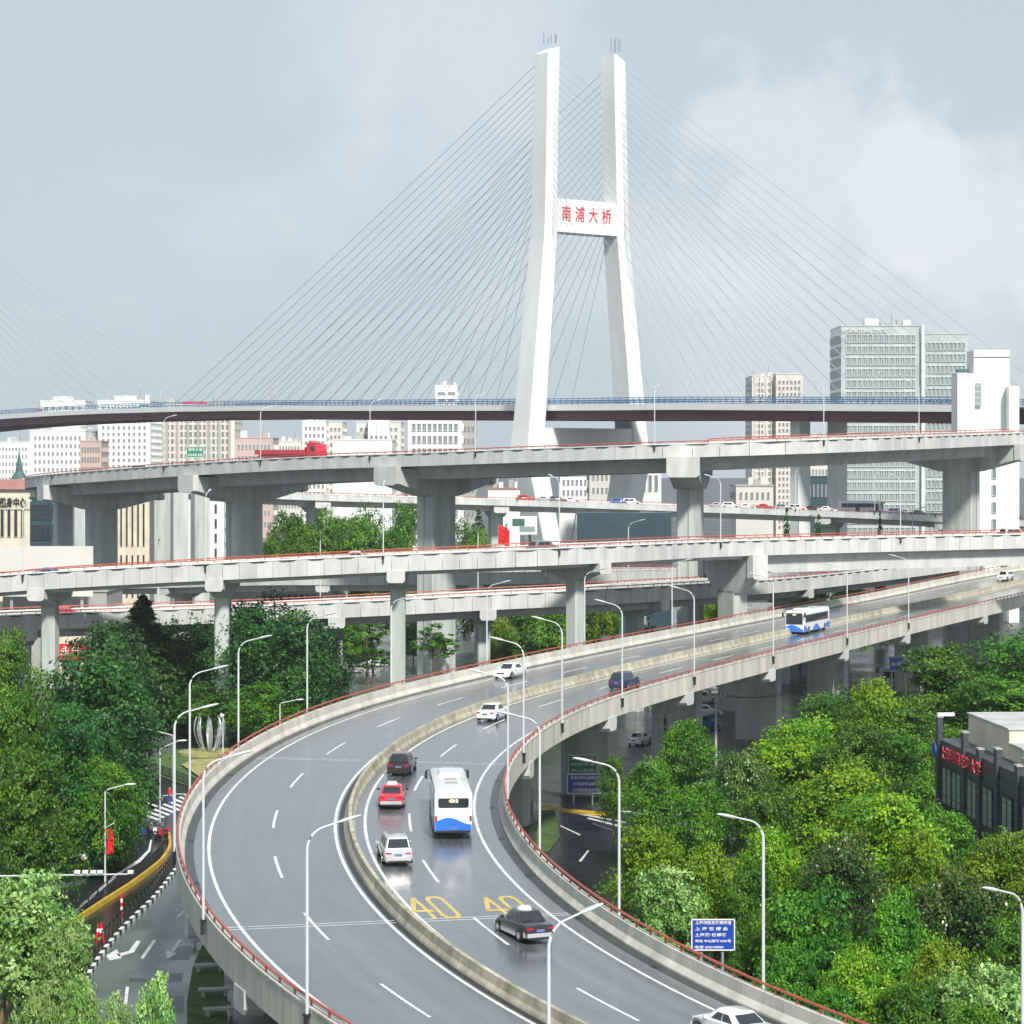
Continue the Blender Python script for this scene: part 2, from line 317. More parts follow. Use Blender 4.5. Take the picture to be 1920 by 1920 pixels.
def r1_path():
    v = [14.0765, 95.397, 0.7054, -1.073, -0.7569, -0.7044, 0.2146, -0.1854, -0.0235, -0.3218, -0.6202, 27.4022, 24.311, 22.0344, 20.866, 21.0045, 20.4562, 18.7815, 17.2022]
    kn = np.arange(0, 421, 60.0); S = np.arange(-30, 471.0)
    k = np.interp(S, kn, v[3:11])/100; k[S > 430] = -0.004
    a = np.zeros(len(S)); i0 = 30
    ck = np.concatenate([[0], np.cumsum((k[1:]+k[:-1])/2)]); a = v[2]+ck-ck[i0]
    dx = -np.sin(a); dy = np.cos(a); cx = np.concatenate([[0], np.cumsum((dx[1:]+dx[:-1])/2)]); cy = np.concatenate([[0], np.cumsum((dy[1:]+dy[:-1])/2)])
    X = v[0]+cx-cx[i0]; Y = v[1]+cy-cy[i0]
    H = np.interp(S, kn, v[11:19]); H[S < 0] = v[11]-S[S < 0]*0.05; H[S > 420] = v[18]-(S[S > 420]-420)*0.03
    ker = np.ones(41)/41; H = np.convolve(np.pad(H, 20, mode='reflect', reflect_type='odd'), ker, 'valid')
    return Path(X, Y, EYE-H, a, 0.0112)
R1 = r1_path()          # note: R1 parameter t = s + 30
def s1(s): return s+30
def spline_path(pts, width, railh=1.45, e=0.0):
    """pts: (x px, y px of the near rail, distance) from left to right -> centre path, near edge at off = -width/2"""
    P = np.array([at(*p) for p in pts]); n = len(P); out = []
    Q = np.vstack([2*P[0]-P[1], P, 2*P[-1]-P[-2]])
    for i in range(1, n):
        for u in np.arange(0, 1, 0.05):
            p0, p1, p2, p3 = Q[i-1], Q[i], Q[i+1], Q[i+2]
            out.append(0.5*((2*p1)+(-p0+p2)*u+(2*p0-5*p1+4*p2-p3)*u*u+(-p0+3*p1-3*p2+p3)*u**3))
    out.append(P[-1]); C = np.array(out)
    d = np.concatenate([[0], np.cumsum(np.linalg.norm(np.diff(C[:, :2], axis=0), axis=1))]); S = np.arange(0, d[-1], 1.0)
    X, Y, Z = (np.interp(S, d, C[:, k]) for k in range(3))
    for _ in range(2):
        ker = np.ones(9)/9
        X, Y, Z = (np.convolve(np.pad(q, 4, mode='reflect', reflect_type='odd'), ker, 'valid') for q in (X, Y, Z))
    a = np.unwrap(np.arctan2(-np.gradient(X), np.gradient(Y)))
    X = X-np.cos(a)*width/2; Y = Y-np.sin(a)*width/2
    p = Path(X, Y, Z-railh, a, e, 1.0)
    # resample by true centre arc length
    dd = np.concatenate([[0], np.cumsum(np.hypot(np.diff(X), np.diff(Y)))]); S2 = np.arange(0, dd[-1], 1.0)
    return Path(*(np.interp(S2, dd, q) for q in (X, Y, Z-railh)), np.interp(S2, dd, a), e)

def parapet_profile(E, sg, low, hi=1.05):  # barrier with coping and sloped inner face
    q = [(E, -low), (E, hi-0.12), (E+0.05, hi-0.1), (E+0.05, hi), (E-0.27, hi), (E-0.30, 0.45), (E-0.52, 0.12), (E-0.52, -0.12), (E-0.3, -low)]
    return [(sg*o, z) for o, z in q]
def elevated_road(name, label, path, width, low=1.0, gw=0.32, gd=1.4, mconc='conc', panel=2.0, span=None, near_first=True, coping=False, lines=True, rail_r=0.075, gdepth=None, panels_parts=300, far_side=True, hi=1.05):
    base = path.pt(0, 0, -path.pt(0, 0)[2]); root = thing(name, label, 'elevated road', base)
    hw = width/2; t0, t1 = span or (0, path.L); W = dict(parent=root, world=True)
    E = hw
    # slab and girder
    mb = MB(); prof = [(-E+0.5, -0.02), (E-0.5, -0.02), (E-0.31, -low+0.15), (gw*width, -low-0.15), (-gw*width, -low-0.15), (-E+0.31, -low+0.15)]
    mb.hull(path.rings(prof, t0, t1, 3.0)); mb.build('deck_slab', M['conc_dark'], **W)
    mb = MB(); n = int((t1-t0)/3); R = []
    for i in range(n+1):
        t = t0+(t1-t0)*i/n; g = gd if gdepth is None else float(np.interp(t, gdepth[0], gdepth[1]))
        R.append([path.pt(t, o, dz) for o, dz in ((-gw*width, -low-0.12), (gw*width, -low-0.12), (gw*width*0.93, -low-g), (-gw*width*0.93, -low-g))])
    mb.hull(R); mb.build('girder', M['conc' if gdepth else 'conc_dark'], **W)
    # road surface with UVs
    mb = MB(); path.strip(mb, hw-0.5, -hw+0.5, t0, t1, 0.0, 2.0); o = mb.build('road_surface', M['road'], **W)
    uv = o.data.uv_layers.new(name='UVMap'); nn = len(mb.v)//2
    vc = np.array([[(i//2)*2.0, (hw-0.5) if i % 2 == 0 else -(hw-0.5)] for i in range(len(mb.v))])
    li = np.zeros(len(o.data.loops), int); o.data.loops.foreach_get('vertex_index', li); uv.data.foreach_set('uv', vc[li].ravel())
    # parapet panels, one object each
    k = int((t1-t0)/panel); sides = (-1, 1) if far_side else (-1,); made = 0; rest = MB()
    idx = sorted(((i, sg) for i in range(k) for sg in sides), key=lambda q: path.pt(t0+q[0]*panel, q[1]*hw)[1])
    vis = []
    for i, sg in idx:
        p = path.pt(t0+i*panel, sg*hw); px = 960+FPX*p[0]/max(p[1], 1)
        vis.append(((-40 < px < 1960 and p[1] > 60), i, sg))
    vis.sort(key=lambda q: not q[0])
    for v_, i, sg in vis:
        a0 = t0+i*panel+0.02; a1 = t0+(i+1)*panel-0.025; m_ = MB() if made < panels_parts else rest
        m_.hull([[path.pt(a0, o_, z_) for o_, z_ in parapet_profile(E, sg, low, hi)], [path.pt(a1, o_, z_) for o_, z_ in parapet_profile(E, sg, low, hi)]] if sg < 0 else
                [[path.pt(a0, o_, z_) for o_, z_ in parapet_profile(E, sg, low, hi)][::-1], [path.pt(a1, o_, z_) for o_, z_ in parapet_profile(E, sg, low, hi)][::-1]])
        if made < panels_parts: m_.build('parapet_panel', M[mconc], **W); made += 1
    if rest.v: tag(rest.build('parapet_panel_run', M[mconc], **W), kind='stuff')
    # guard rail: tube and posts per side
    for sg in sides:
        mb = MB(); mb.tube([path.pt(t, sg*(E-0.1), hi+0.34) for t in np.arange(t0, t1, 2.5)], rail_r, 6); mb.build('guard_rail', M['red'], smooth=True, **W)
        mb = MB()
        for t in np.arange(t0+1, t1, 2.0):
            p = path.pt(t, sg*(E-0.1), hi+0.17); mb.box(p, (0.09, 0.09, 0.36), path.head(t))
        tag(mb.build('rail_posts', M['red'], **W), kind='stuff')
        if coping:
            mb = MB(); prof = [(sg*(E+0.08), 0.98), (sg*(E+0.08), 1.10), (sg*(E-0.3), 1.10), (sg*(E-0.3), 0.98)]
            R = path.rings(prof, t0, t1, 3.0); mb.hull(R if sg < 0 else [r[::-1] for r in R]); mb.build('coping', M['white'], **W)
    if coping:
        mb = MB()
        for t in np.arange(t0+1, t1-3, 3.4):
            q = [path.pt(t, -(E+0.09), 0.97), path.pt(t+0.5, -(E+0.12), 0.83), path.pt(t+1.7, -(E+0.12), 0.83), path.pt(t+2.2, -(E+0.09), 0.97)]
            r = [path.pt(t, -(E+0.055), 0.97), path.pt(t+0.5, -(E+0.055), 0.83), path.pt(t+1.7, -(E+0.055), 0.83), path.pt(t+2.2, -(E+0.055), 0.97)]
            mb.hull([q, r])
        tag(mb.build('coping_scallops', M['black'], **W), kind='stuff')  # black scalloped pieces in a row just under the near coping
    if lines:
        for sg in (-1, 1):
            mb = MB(); path.strip(mb, sg*(hw-1.1), sg*(hw-1.1)-0.18, t0, t1, 0.006, 2.5)
            mb.build('edge_line', M['line'], **W)
    return root
def pier(root, path, t, width, cap_len, cap_w, cap_d, col_w, col_t, low, gd, off=0.0, m='conc_pier', rot=0.0, zb=0.0, taper=1.0, name='pier', end_box=True, skirt=True):
    """hammerhead pier: column (part) with cap and end blocks (sub-parts); cap runs across the road"""
    W = dict(parent=root, world=True); a = path.head(t)+rot; c = path.pt(t, off); ux, uy = -math.cos(a), -math.sin(a)     # across
    zt = c[2]-low-0.25; zc = zt-cap_d
    mb = MB(); mb.bbox((c[0], c[1], (zb+zc+0.3)/2), (col_w, col_t, zc+0.3-zb), a, 0.18); col = mb.build(name, M[m], **W)
    h = cap_len/2; mb = MB(); hc = col_w/2*1.02
    sec = [(-h, zt-cap_d*0.5*taper), (-hc-0.3, zc), (hc+0.3, zc), (h, zt-cap_d*0.5*taper), (h, zt), (-h, zt)]
    def P(u, z, v): return (c[0]+ux*u-uy*v, c[1]+uy*u+ux*v, z+path.e*u)
    r0 = [P(u, z, -cap_w/2) for u, z in sec]; r1 = [P(u, z, cap_w/2) for u, z in sec]; mb.hull([r0, r1][::-1])
    o = mb.build('pier_cap', M[m], parent=col)
    l = root.location
    for v_ in o.data.vertices: v_.co.x -= l[0]; v_.co.y -= l[1]; v_.co.z -= l[2]
    if end_box:
        for sg in (-1, 1):
            mb = MB(); e0 = h-0.02; zb_ = zt-cap_d*0.62
            q0 = [P(sg*e0, z, v) for z, v in ((zb_+0.3, -cap_w*0.55), (zb_, -cap_w*0.42), (zb_, cap_w*0.42), (zb_+0.3, cap_w*0.55), (zt+0.35, cap_w*0.55), (zt+0.35, -cap_w*0.55))]
            q1 = [P(sg*(e0+1.1), z, v) for z, v in ((zb_+0.4, -cap_w*0.55), (zb_+0.1, -cap_w*0.42), (zb_+0.1, cap_w*0.42), (zb_+0.4, cap_w*0.55), (zt+0.35, cap_w*0.55), (zt+0.35, -cap_w*0.55))]
            mb.hull([q0, q1] if sg < 0 else [q1, q0]); o = mb.build('cap_block', M['conc'], parent=col)
            for v_ in o.data.vertices: v_.co.x -= l[0]; v_.co.y -= l[1]; v_.co.z -= l[2]
    return col

# ------------------------------------------------------------------ ground and streets
def sheet(name, poly, z, m, kind='structure'):
    mb = MB(); mb.quad([(x, y, z) for x, y in poly]); return tag(mb.build(name, m), kind=kind)
sheet('ground', [(-4000, -200), (4000, -200), (4000, 9000), (-4000, 9000)], 0, M['ground'])
def gpoly(pts): return [gnd(*p)[:2] for p in pts]
def smooth_poly(pts, n=6):
    P = np.array(pts, float); Q = np.vstack([2*P[0]-P[1], P, 2*P[-1]-P[-2]]); out = []
    for i in range(1, len(P)):
        for u in np.linspace(0, 1, n, endpoint=False):
            p0, p1, p2, p3 = Q[i-1], Q[i], Q[i+1], Q[i+2]; out.append(0.5*((2*p1)+(-p0+p2)*u+(2*p0-5*p1+4*p2-p3)*u*u+(-p0+3*p1-3*p2+p3)*u**3))
    out.append(P[-1]); return [tuple(p) for p in out]
KL = smooth_poly([gnd(*p)[:2] for p in [(352, 1600), (322, 1645), (288, 1688), (245, 1730), (202, 1778), (165, 1835), (138, 1900), (120, 2000), (110, 2120)]])   # kerb of the left street
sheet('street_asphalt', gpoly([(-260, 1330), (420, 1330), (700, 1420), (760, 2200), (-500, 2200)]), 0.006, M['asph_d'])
sheet('turning_lane', KL+gpoly([(360, 2120), (352, 1960), (350, 1880), (362, 1810), (400, 1740), (470, 1680), (480, 1600)]), 0.011, M['asph_g'])
sheet('side_street', gpoly([(150, 1660), (225, 1600), (268, 1560), (285, 1530), (262, 1500), (262, 1440), (330, 1440), (330, 1300), (210, 1380), (60, 1500), (-60, 1640), (0, 1680)]), 0.010, M['asph_g'])
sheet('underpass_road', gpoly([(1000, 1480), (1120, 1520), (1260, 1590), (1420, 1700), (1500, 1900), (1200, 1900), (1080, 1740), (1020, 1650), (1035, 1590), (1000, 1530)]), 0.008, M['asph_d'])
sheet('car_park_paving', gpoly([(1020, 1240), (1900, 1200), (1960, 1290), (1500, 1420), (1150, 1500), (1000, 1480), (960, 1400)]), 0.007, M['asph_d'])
sheet('square_paving', gpoly([(560, 1130), (1500, 1130), (1400, 1260), (1000, 1330), (560, 1330), (480, 1230)]), 0.007, M['asph_g'])
grass = sheet('lawn_strip', gpoly([(352, 1960), (350, 1880), (362, 1810), (392, 1745), (420, 1745), (420, 1850), (440, 2020)]), 0.02, M['grass'], 'stuff')
sheet('island_grass', gpoly([(1000, 1600), (1028, 1598), (1050, 1570), (1040, 1520), (1010, 1520)]), 0.05, M['grass'], 'stuff')
sheet('roundabout_lawn', gpoly([(250, 1432), (330, 1405), (420, 1405), (470, 1420), (470, 1460), (410, 1500), (370, 1480), (300, 1455)]), 0.03, M['grass'], 'stuff')
sheet('yellow_flower_bed', gpoly([(340, 1437), (360, 1428), (440, 1424), (460, 1460), (400, 1478)]), 0.25, M['hedge_y'], 'stuff')

# ------------------------------------------------------------------ elevated roads
W1 = 22.0; R1.e = 0.0112
r1 = elevated_road('curved_flyover', 'wide wet curved flyover in the foreground with a concrete median and red guard rails', R1, W1, low=0.85, gw=0.3, gd=1.1, mconc='conc_warm', panel=2.0, span=(2, 498), lines=False, rail_r=0.07)
W = dict(parent=r1, world=True)
for nm, o in (('edge_line', 8.95), ('edge_line', 0.75), ('edge_line', -1.25), ('edge_line', -8.77)):
    mb = MB(); R1.strip(mb, o+0.1, o-0.1, 3, 497, 0.006, 2.0); mb.build(nm, M['line'], **W)
for o, t0, per, cnt, ln in ((4.87, 25, 15.2, 30, 6.2), (-4.27, 21, 16.1, 28, 6.6)):
    for k in range(-3, cnt):
        a = s1(t0+k*per)
        if a < 4 or a > 488: continue
        mb = MB(); R1.strip(mb, o+0.09, o-0.09, a, a+ln, 0.006, 1.5); mb.build('lane_dash', M['line'], **W)
for t in (43.3, 98.2, 182, 243):
    for dt in (0, 0.5):
        mb = MB(); tt = s1(t)+dt
        for o0, o1 in ((10.3, 0.3), (-0.6, -10.3)): mb.quad([R1.pt(tt-0.05, o0, 0.009), R1.pt(tt+0.05, o0, 0.009), R1.pt(tt+0.05, o1, 0.009), R1.pt(tt-0.05, o1, 0.009)])
        mb.build('expansion_joint', M['line'], **W)
prof = [(0.10, 0), (0.07, 0.1), (-0.06, 0.3), (-0.13, 0.76), (-0.37, 0.76), (-0.44, 0.3), (-0.57, 0.1), (-0.60, 0)]
for k in range(82):
    a = 3+k*6.0; gap = 0.12 if abs(a+6-s1(9)) < 3 else 0.025
    mb = MB(); R = R1.rings(prof, a+0.02, a+6-gap, 2.0); mb.hull([r[::-1] for r in R]); mb.build('median_barrier', M['median'], **W)
mb = MB(); R1.strip(mb, 0.52, 0.17, 3, 497, 0.008, 2.0); mb.build('median_dark_strip', M['black'], **W)  # thin black strip along the left foot of the median
mb = MB(); R1.strip(mb, -9.9, -10.45, 3, 497, 0.02, 2.0); R1.strip(mb, 10.45, 9.9, 3, 497, 0.02, 2.0); mb.build('gutter', M['patch'], **W)
for k in range(24):
    t = s1(6+k*12.0)
    for o in (10.1, -10.05): mb = MB(); R1.strip(mb, o+.2, o-.2, t, t+.7, 0.026, .7); mb.build('drain_grate', M['black'], **W)
# the two yellow "40" marks: glyph outlines laid along the lane on the road surface
def road_mark(px, py, dt=5.2, w_=2.3):
    t, o = R1.find(px, py)
    def stroke(mb, pts, hw=0.115):
        for (u0, v0), (u1, v1) in zip(pts, pts[1:]):
            a = np.array((u0, v0*dt)); b = np.array((u1, v1*dt)); d = (b-a)/np.linalg.norm(b-a); n = np.array((-d[1], d[0])); k = hw*(1+1.1*abs(n[1])); a = a-d*hw*.6; b = b+d*hw*.6
            mb.quad([R1.pt(t-dt/2+p[1], o-p[0], 0.009+0.002*(abs(n[1]) > .5)) for p in (a+n*k, b+n*k, b-n*k, a-n*k)])
    mb = MB(); stroke(mb, [(-.55, 1), (-1.2, .36), (-.1, .36)]); stroke(mb, [(-.42, .62), (-.42, 0)]); stroke(mb, [(-.55, 1), (-.42, .62)]); mb.build('road_number', M['yline'], **W)
    mb = MB(); stroke(mb, [(.2, .12), (.2, .88), (.38, 1), (.92, 1), (1.1, .88), (1.1, .12), (.92, 0), (.38, 0), (.2, .12)]); mb.build('road_number', M['yline'], **W)
road_mark(808, 1703); road_mark(945, 1700)
for s_ in (-8, 12, 35, 50, 78, 105, 135, 157, 182, 212, 243, 283, 320, 360, 410):
    t = s1(s_)
    pier(r1, R1, t, W1, 20.0, 1.9, 1.6, 5.4, 1.8, 0.85, 1.1, m='conc_pier')
RU = spline_path([(430, 903, 585), (250, 903, 572), (120, 901, 545), (55, 897, 512), (52, 892, 482), (100, 885, 458), (200, 877, 438), (300, 869, 422), (450, 859, 403), (600, 851, 389), (750, 846, 377), (950, 838, 364), (1150, 831, 354), (1300, 826, 350), (1500, 820, 353), (1700, 814, 374), (1800, 811, 393), (1920, 807, 418), (2120, 801, 455)], 22.0)
U = elevated_road('upper_flyover', 'highest flyover of the interchange sweeping across the whole picture on wide piers', RU, 22.0, low=1.0, gw=0.33, gd=2.0, panel=2.6, coping=True, rail_r=0.09, span=(60, RU.L-2))
for x, rr in ((190, 0), (455, 0), (820, 0), (1290, 0), (1800, 0)):
    t = min(np.arange(60, RU.L-2, 1.0), key=lambda q: abs(960+FPX*RU.pt(q, 0)[0]/RU.pt(q, 0)[1]-x)+(1e3 if RU.pt(q, 0)[1] > 470 else 0))
    pier(U, RU, float(t), 22, 22.0, 4.4, 4.4, 5.6, 3.6, 1.0, 2.0, rot=rr, taper=1.1)
for x, d in ((118, 520), (300, 500), (335, 530), (375, 545), (150, 560)):
    X, Y, _ = at(x, 900, d); mb = MB(); mb.bbox((X, Y, 15.2), (3.6, 3.0, 30.4), 0.5, 0.15); mb.build('pier', M['conc_pier'], parent=U, world=True)
RF = spline_path([(330, 905, 560), (500, 915, 562), (620, 920, 567), (870, 927, 574), (1050, 932, 577), (1300, 941, 575), (1500, 948, 570), (1700, 956, 560), (1900, 966, 548), (2080, 976, 535)], 20.0)
Fr = elevated_road('far_flyover', 'flyover crowded with cars passing behind the tall piers', RF, 20.0, low=1.0, gw=0.34, gd=1.4, panel=3.0, rail_r=0.05, coping=False, hi=0.5)
for x in (590, 930, 1215, 1560, 1790):
    pier(Fr, RF, RF.at_px(x, None, 0), 20, 17, 3.4, 2.6, 5.0, 3.0, 1.0, 1.4)
R4 = spline_path([(60, 1080, 430), (300, 1076, 415), (500, 1070, 405), (700, 1070, 402), (900, 1069, 400), (1100, 1066, 398), (1300, 1063, 410), (1500, 1060, 430), (1700, 1056, 455)], 12.0)
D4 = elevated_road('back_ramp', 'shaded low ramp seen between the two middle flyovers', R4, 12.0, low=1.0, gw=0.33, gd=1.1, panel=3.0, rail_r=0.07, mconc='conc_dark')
for x in (345, 620, 900, 1200, 1500): pier(D4, R4, R4.at_px(x, None, 0), 12, 9.5, 2.2, 1.7, 3.0, 2.0, 1.0, 1.1)
R3 = spline_path([(-150, 1160, 300), (0, 1148, 304), (140, 1143, 307), (298, 1137, 309), (450, 1132, 311), (598, 1125, 312), (750, 1118, 313), (895, 1110, 314), (1050, 1103, 316), (1177, 1097, 318), (1300, 1090, 332), (1407, 1084, 348), (1500, 1077, 364), (1600, 1067, 382), (1700, 1056, 398), (1820, 1041, 418)], 9.5)
D3 = elevated_road('lower_ramp', 'narrow ramp with pale parapet running just below the middle flyover', R3, 9.5, low=1.0, gw=0.33, gd=1.1, panel=2.4, rail_r=0.075, coping=True)
for x in (48, 630, 905, 1190, 1465): pier(D3, R3, R3.at_px(x, None, 0), 9.5, 7.6, 2.0, 1.9, 2.2, 1.7, 1.0, 1.1)
R2 = spline_path([(-200, 1090, 298), (-80, 1080, 295), (0, 1072, 293), (180, 1061, 291), (387, 1050, 289), (600, 1040, 288), (717, 1034, 288), (900, 1027, 288), (1052, 1021, 290), (1200, 1015, 301), (1352, 1009, 321), (1600, 1003, 336), (1688, 1001, 340), (1920, 996, 350), (2100, 991, 358)], 9.5)
D2 = elevated_road('middle_flyover', 'long level flyover with red rails crossing at mid height on slim tee piers', R2, 9.5, low=1.05, gw=0.36, gd=1.1, panel=2.0, rail_r=0.075, coping=True, gdepth=([0, R2.at_px(1385, None, 0), R2.at_px(1400, None, 0), 2000], [0.5, 0.5, 2.5, 2.6]))
for x in (88, 415, 745, 1075): pier(D2, R2, R2.at_px(x+4, None, 0), 9.5, 7.6, 2.0, 2.0, 1.8, 1.8, 1.0, 0.5)
pier(D2, R2, R2.at_px(1372, None, 0), 9.5, 8.6, 2.6, 5.0, 3.4, 2.6, 1.0, 0.5, taper=0.9)
# ------------------------------------------------------------------ lamps
def make_lamp(loc, rz, label, group, H=9.0, reach=1.75, m='pole', cat='street lamp', bracket=True):
    t = thing('street_lamp', label, cat, loc, rz, group)
    mb = MB(); pts = [(0, 0, 0), (0, 0, H*0.5), (0, 0, H-1.3)]
    for k in range(1, 7): a = PI/2*k/6*0.83; pts.append((1.05*(1-math.cos(a)), 0, H-1.3+1.05*math.sin(a)))
    x0, z0 = pts[-1][0], pts[-1][2]; pts.append((reach, 0, z0+0.25))
    mb.tube(pts, 0.08, 8, r2=0.04); mb.build('lamp_pole', M[m], t, smooth=True)
    mb = MB(); x1, z1 = reach, z0+0.25
    R = []
    for u, w_, h in ((-0.15, 0.05, 0.05), (0.0, 0.1, 0.07), (0.3, 0.14, 0.09), (0.75, 0.12, 0.07), (0.95, 0.05, 0.03)):
        x = x1+u; z = z1+u*0.22; R.append([(x, w_*math.cos(q), z+h*math.sin(q)) for q in np.linspace(0, 2*PI, 8, endpoint=False)])
    mb.hull(R); mb.build('lamp_head', M['pole'], t, smooth=True)
    if bracket:
        mb = MB(); mb.box((0, 0, 0.06), (0.32, 0.32, 0.12)); mb.box((-0.05, 0, -0.35), (0.2, 0.16, 0.7)); mb.build('bracket', M['black'], t)
    return t
LAMP = None
def lamp(loc, rz, label, group, **k):
    global LAMP
    if LAMP is None or k:
        o = make_lamp(loc, rz, label, group, **k)
        if not k: LAMP = o
        return o
    return copy_tree(LAMP, loc, rz, label, group)
ORD = ['first', 'second', 'third', 'fourth', 'fifth', 'sixth', 'seventh', 'eighth', 'ninth', 'tenth', 'eleventh', 'twelfth', 'thirteenth']
for i, s_ in enumerate([1, 20.5, 38.3, 56.5, 78, 100, 118, 137.5, 158, 182, 212, 243]):
    t = s1(s_); p = R1.pt(t, -11.12, 0.6); a = R1.head(t)
    lamp(p, math.atan2(-math.sin(a), -math.cos(a)), 'white curved lamp on the right parapet of the curved flyover, %s from the camera' % ORD[i], 'lamps on the right parapet of the curved flyover')
for i, s_ in enumerate([6, 25, 43, 60, 78.5, 97.5, 116, 135, 156.5, 182, 212]):
    t = s1(s_); p = R1.pt(t, 11.12, 0.6); a = R1.head(t)
    lamp(p, math.atan2(math.sin(a), math.cos(a)), 'white curved lamp on the left parapet of the curved flyover, %s from the camera' % ORD[i], 'lamps on the left parapet of the curved flyover')
def lamps_on(path, xs, off, hz, what, group, skip=0):
    for i, x in enumerate(xs):
        t = path.at_px(x, None, off) if path is not RU else float(min(np.arange(90, path.L, 0.5), key=lambda q: abs(960+FPX*path.pt(q, off)[0]/path.pt(q, off)[1]-x)))
        p = path.pt(t, off, hz); a = path.head(t); sg = -1 if off > 0 else 1
        lamp(p, math.atan2(-math.sin(a)*sg, -math.cos(a)*sg), 'white lamp post %s, %s from the left' % (what, ORD[i]), group)
lamps_on(RU, [97, 307, 490, 695, 893, 1225, 1547, 1722], -11.1, 0.8, 'on the near parapet of the highest flyover', 'lamps on the highest flyover')
lamps_on(R2, [42, 387, 717, 1052, 1352, 1688], -4.9, 0.8, 'on the near parapet of the middle flyover', 'lamps on the middle flyover')
lamps_on(R3, [298, 598, 895, 1177, 1497, 1712], 4.9, 0.8, 'on the far parapet of the lower ramp', 'lamps on the lower ramp')
lamps_on(RF, [970, 1493, 1640, 1755], -10.1, 0.8, 'on the crowded far flyover', 'lamps on the far flyover')

# ------------------------------------------------------------------ cable-stayed bridge
TX, TD = 19.5, 681.0; BE = np.array((0.795, 0.606)); BT = np.array((-0.606, 0.795)); BA = math.atan2(0.606, 0.795)
def bz(L): return float(np.interp(L, [-165, -60, 0, 100, 160, 211, 260, 300, 340, 378, 430, 500, 620, 900], [47.2, 49.8, 50.7, 52.6, 53.8, 54.4, 54.7, 54.6, 54.2, 53.4, 51.8, 49.0, 43.5, 31.0]))
def BP(L, e, z, c=(TX, TD)): return (float(c[0]+BT[0]*L+BE[0]*e), float(c[1]+BT[1]*L+BE[1]*e), z)
bridge = thing('cable_stayed_bridge', 'huge white cable-stayed bridge with an H-shaped tower and red lettering', 'bridge', (TX, TD, 0))
W = dict(parent=bridge, world=True)
def leg_off(z): return float(np.interp(z, [0, 38, 44, 60, 99, 155], [10.5, 19.6, 18.6, 17.1, 13.2, 11.9]))
def tower(L0):
    for sg in (-1, 1):
        mb = MB(); R = []
        for z, lw, ll in ((0, 6, 9.0), (36, 6.6, 9.6), (44, 5.6, 8.4), (60, 5.2, 8.0), (98, 4.6, 7.2), (104, 4.3, 7.0), (150.5, 4.2, 6.6)):
            o = sg*leg_off(z); ch = 0.45
            ring = []
            for u, v in ((-1, -1), (1, -1), (1, 1), (-1, 1)):
                for du, dv in (((0, -1), (-1, 0)) if (u, v) == (1, 1) else ((-1, 0), (0, -1)) if (u, v) == (-1, -1) else ((0, 1), (-1, 0)) if (u, v) == (1, -1) else ((1, 0), (0, -1))): pass
            cs = [(-1, -1), (1, -1), (1, 1), (-1, 1)]
            for i, (u, v) in enumerate(cs):
                pu, pv = cs[i-1]; nu, nv = cs[(i+1) % 4]
                for qu, qv in ((pu, pv), (nu, nv)):
                    ring.append(BP(L0+v*ll/2+(qv-v)*ch/2, o+u*lw/2+(qu-u)*ch/2, z+(0.95*sg*-u if z > 150 else 0)))
            R.append(ring)
        mb.hull(R); mb.build('tower_leg', M['tower'], **W)
        mb = MB()
        for k in range(5): p = BP(L0+random.uniform(-2.5, 2.5), sg*11.9+random.uniform(-1.6, 1.6), 152.5); mb.tube([p, (p[0], p[1], p[2]+random.uniform(1.5, 4.5))], 0.09, 4)
        mb.build('antenna_cluster', M['cable'], **W)
    mb = MB(); zt, zb = 109.0, 99.9; mb.hull([[BP(L0+v, -11.2, z) for v, z in ((-2.6, zb), (2.6, zb), (2.6, zt), (-2.6, zt))], [BP(L0+v, 11.2, z) for v, z in ((-2.6, zb), (2.6, zb), (2.6, zt), (-2.6, zt))]])
    mb.build('upper_crossbeam', M['tower'], **W)
    mb = MB(); mb.hull([[BP(L0+v, -11.2, z) for v, z in ((-2.9, zb-0.3), (2.9, zb-0.3), (2.9, zb+0.6), (-2.9, zb+0.6))], [BP(L0+v, 11.2, z) for v, z in ((-2.9, zb-0.3), (2.9, zb-0.3), (2.9, zb+0.6), (-2.9, zb+0.6))]]); mb.build('crossbeam_lip', M['tower'], **W)
    mb = MB(); R = []
    for e, zlo in ((-17.5, 33), (-11, 36.5), (-5, 38), (0, 38.4), (5, 38), (11, 36.5), (17.5, 33)): R.append([BP(L0+v, e, z) for v, z in ((-3.4, zlo), (3.4, zlo), (3.8, 44.6), (-3.8, 44.6))])
    mb.hull(R); mb.build('lower_crossbeam', M['tower'], **W)
random.seed(3); tower(0.0); tower(475.0)
for i, ch in enumerate('南浦大桥'):
    p = BP(-2.62-0.02, -7.3+i*4.87, 104.6); o = text('red_character', ch, 4.6, M['letter'], bridge, (p[0]-TX, p[1]-TD, p[2]), (PI/2, 0, BA), depth=0.12, sx=0.76, bold=0.02)
HW = 14.2
def bsweep(name, prof, m, L0=-165, L1=700, step=8.0):
    mb = MB(); n = int((L1-L0)/step); R = [[BP(L0+(L1-L0)*i/n, e, bz(L0+(L1-L0)*i/n)+z) for e, z in prof] for i in range(n+1)]
    mb.hull([r[::-1] for r in R]); return mb.build(name, M[m], **W)
bsweep('bridge_deck', [(-HW, -0.35), (HW, -0.35), (HW, 0.0), (-HW, 0.0)], 'patch')
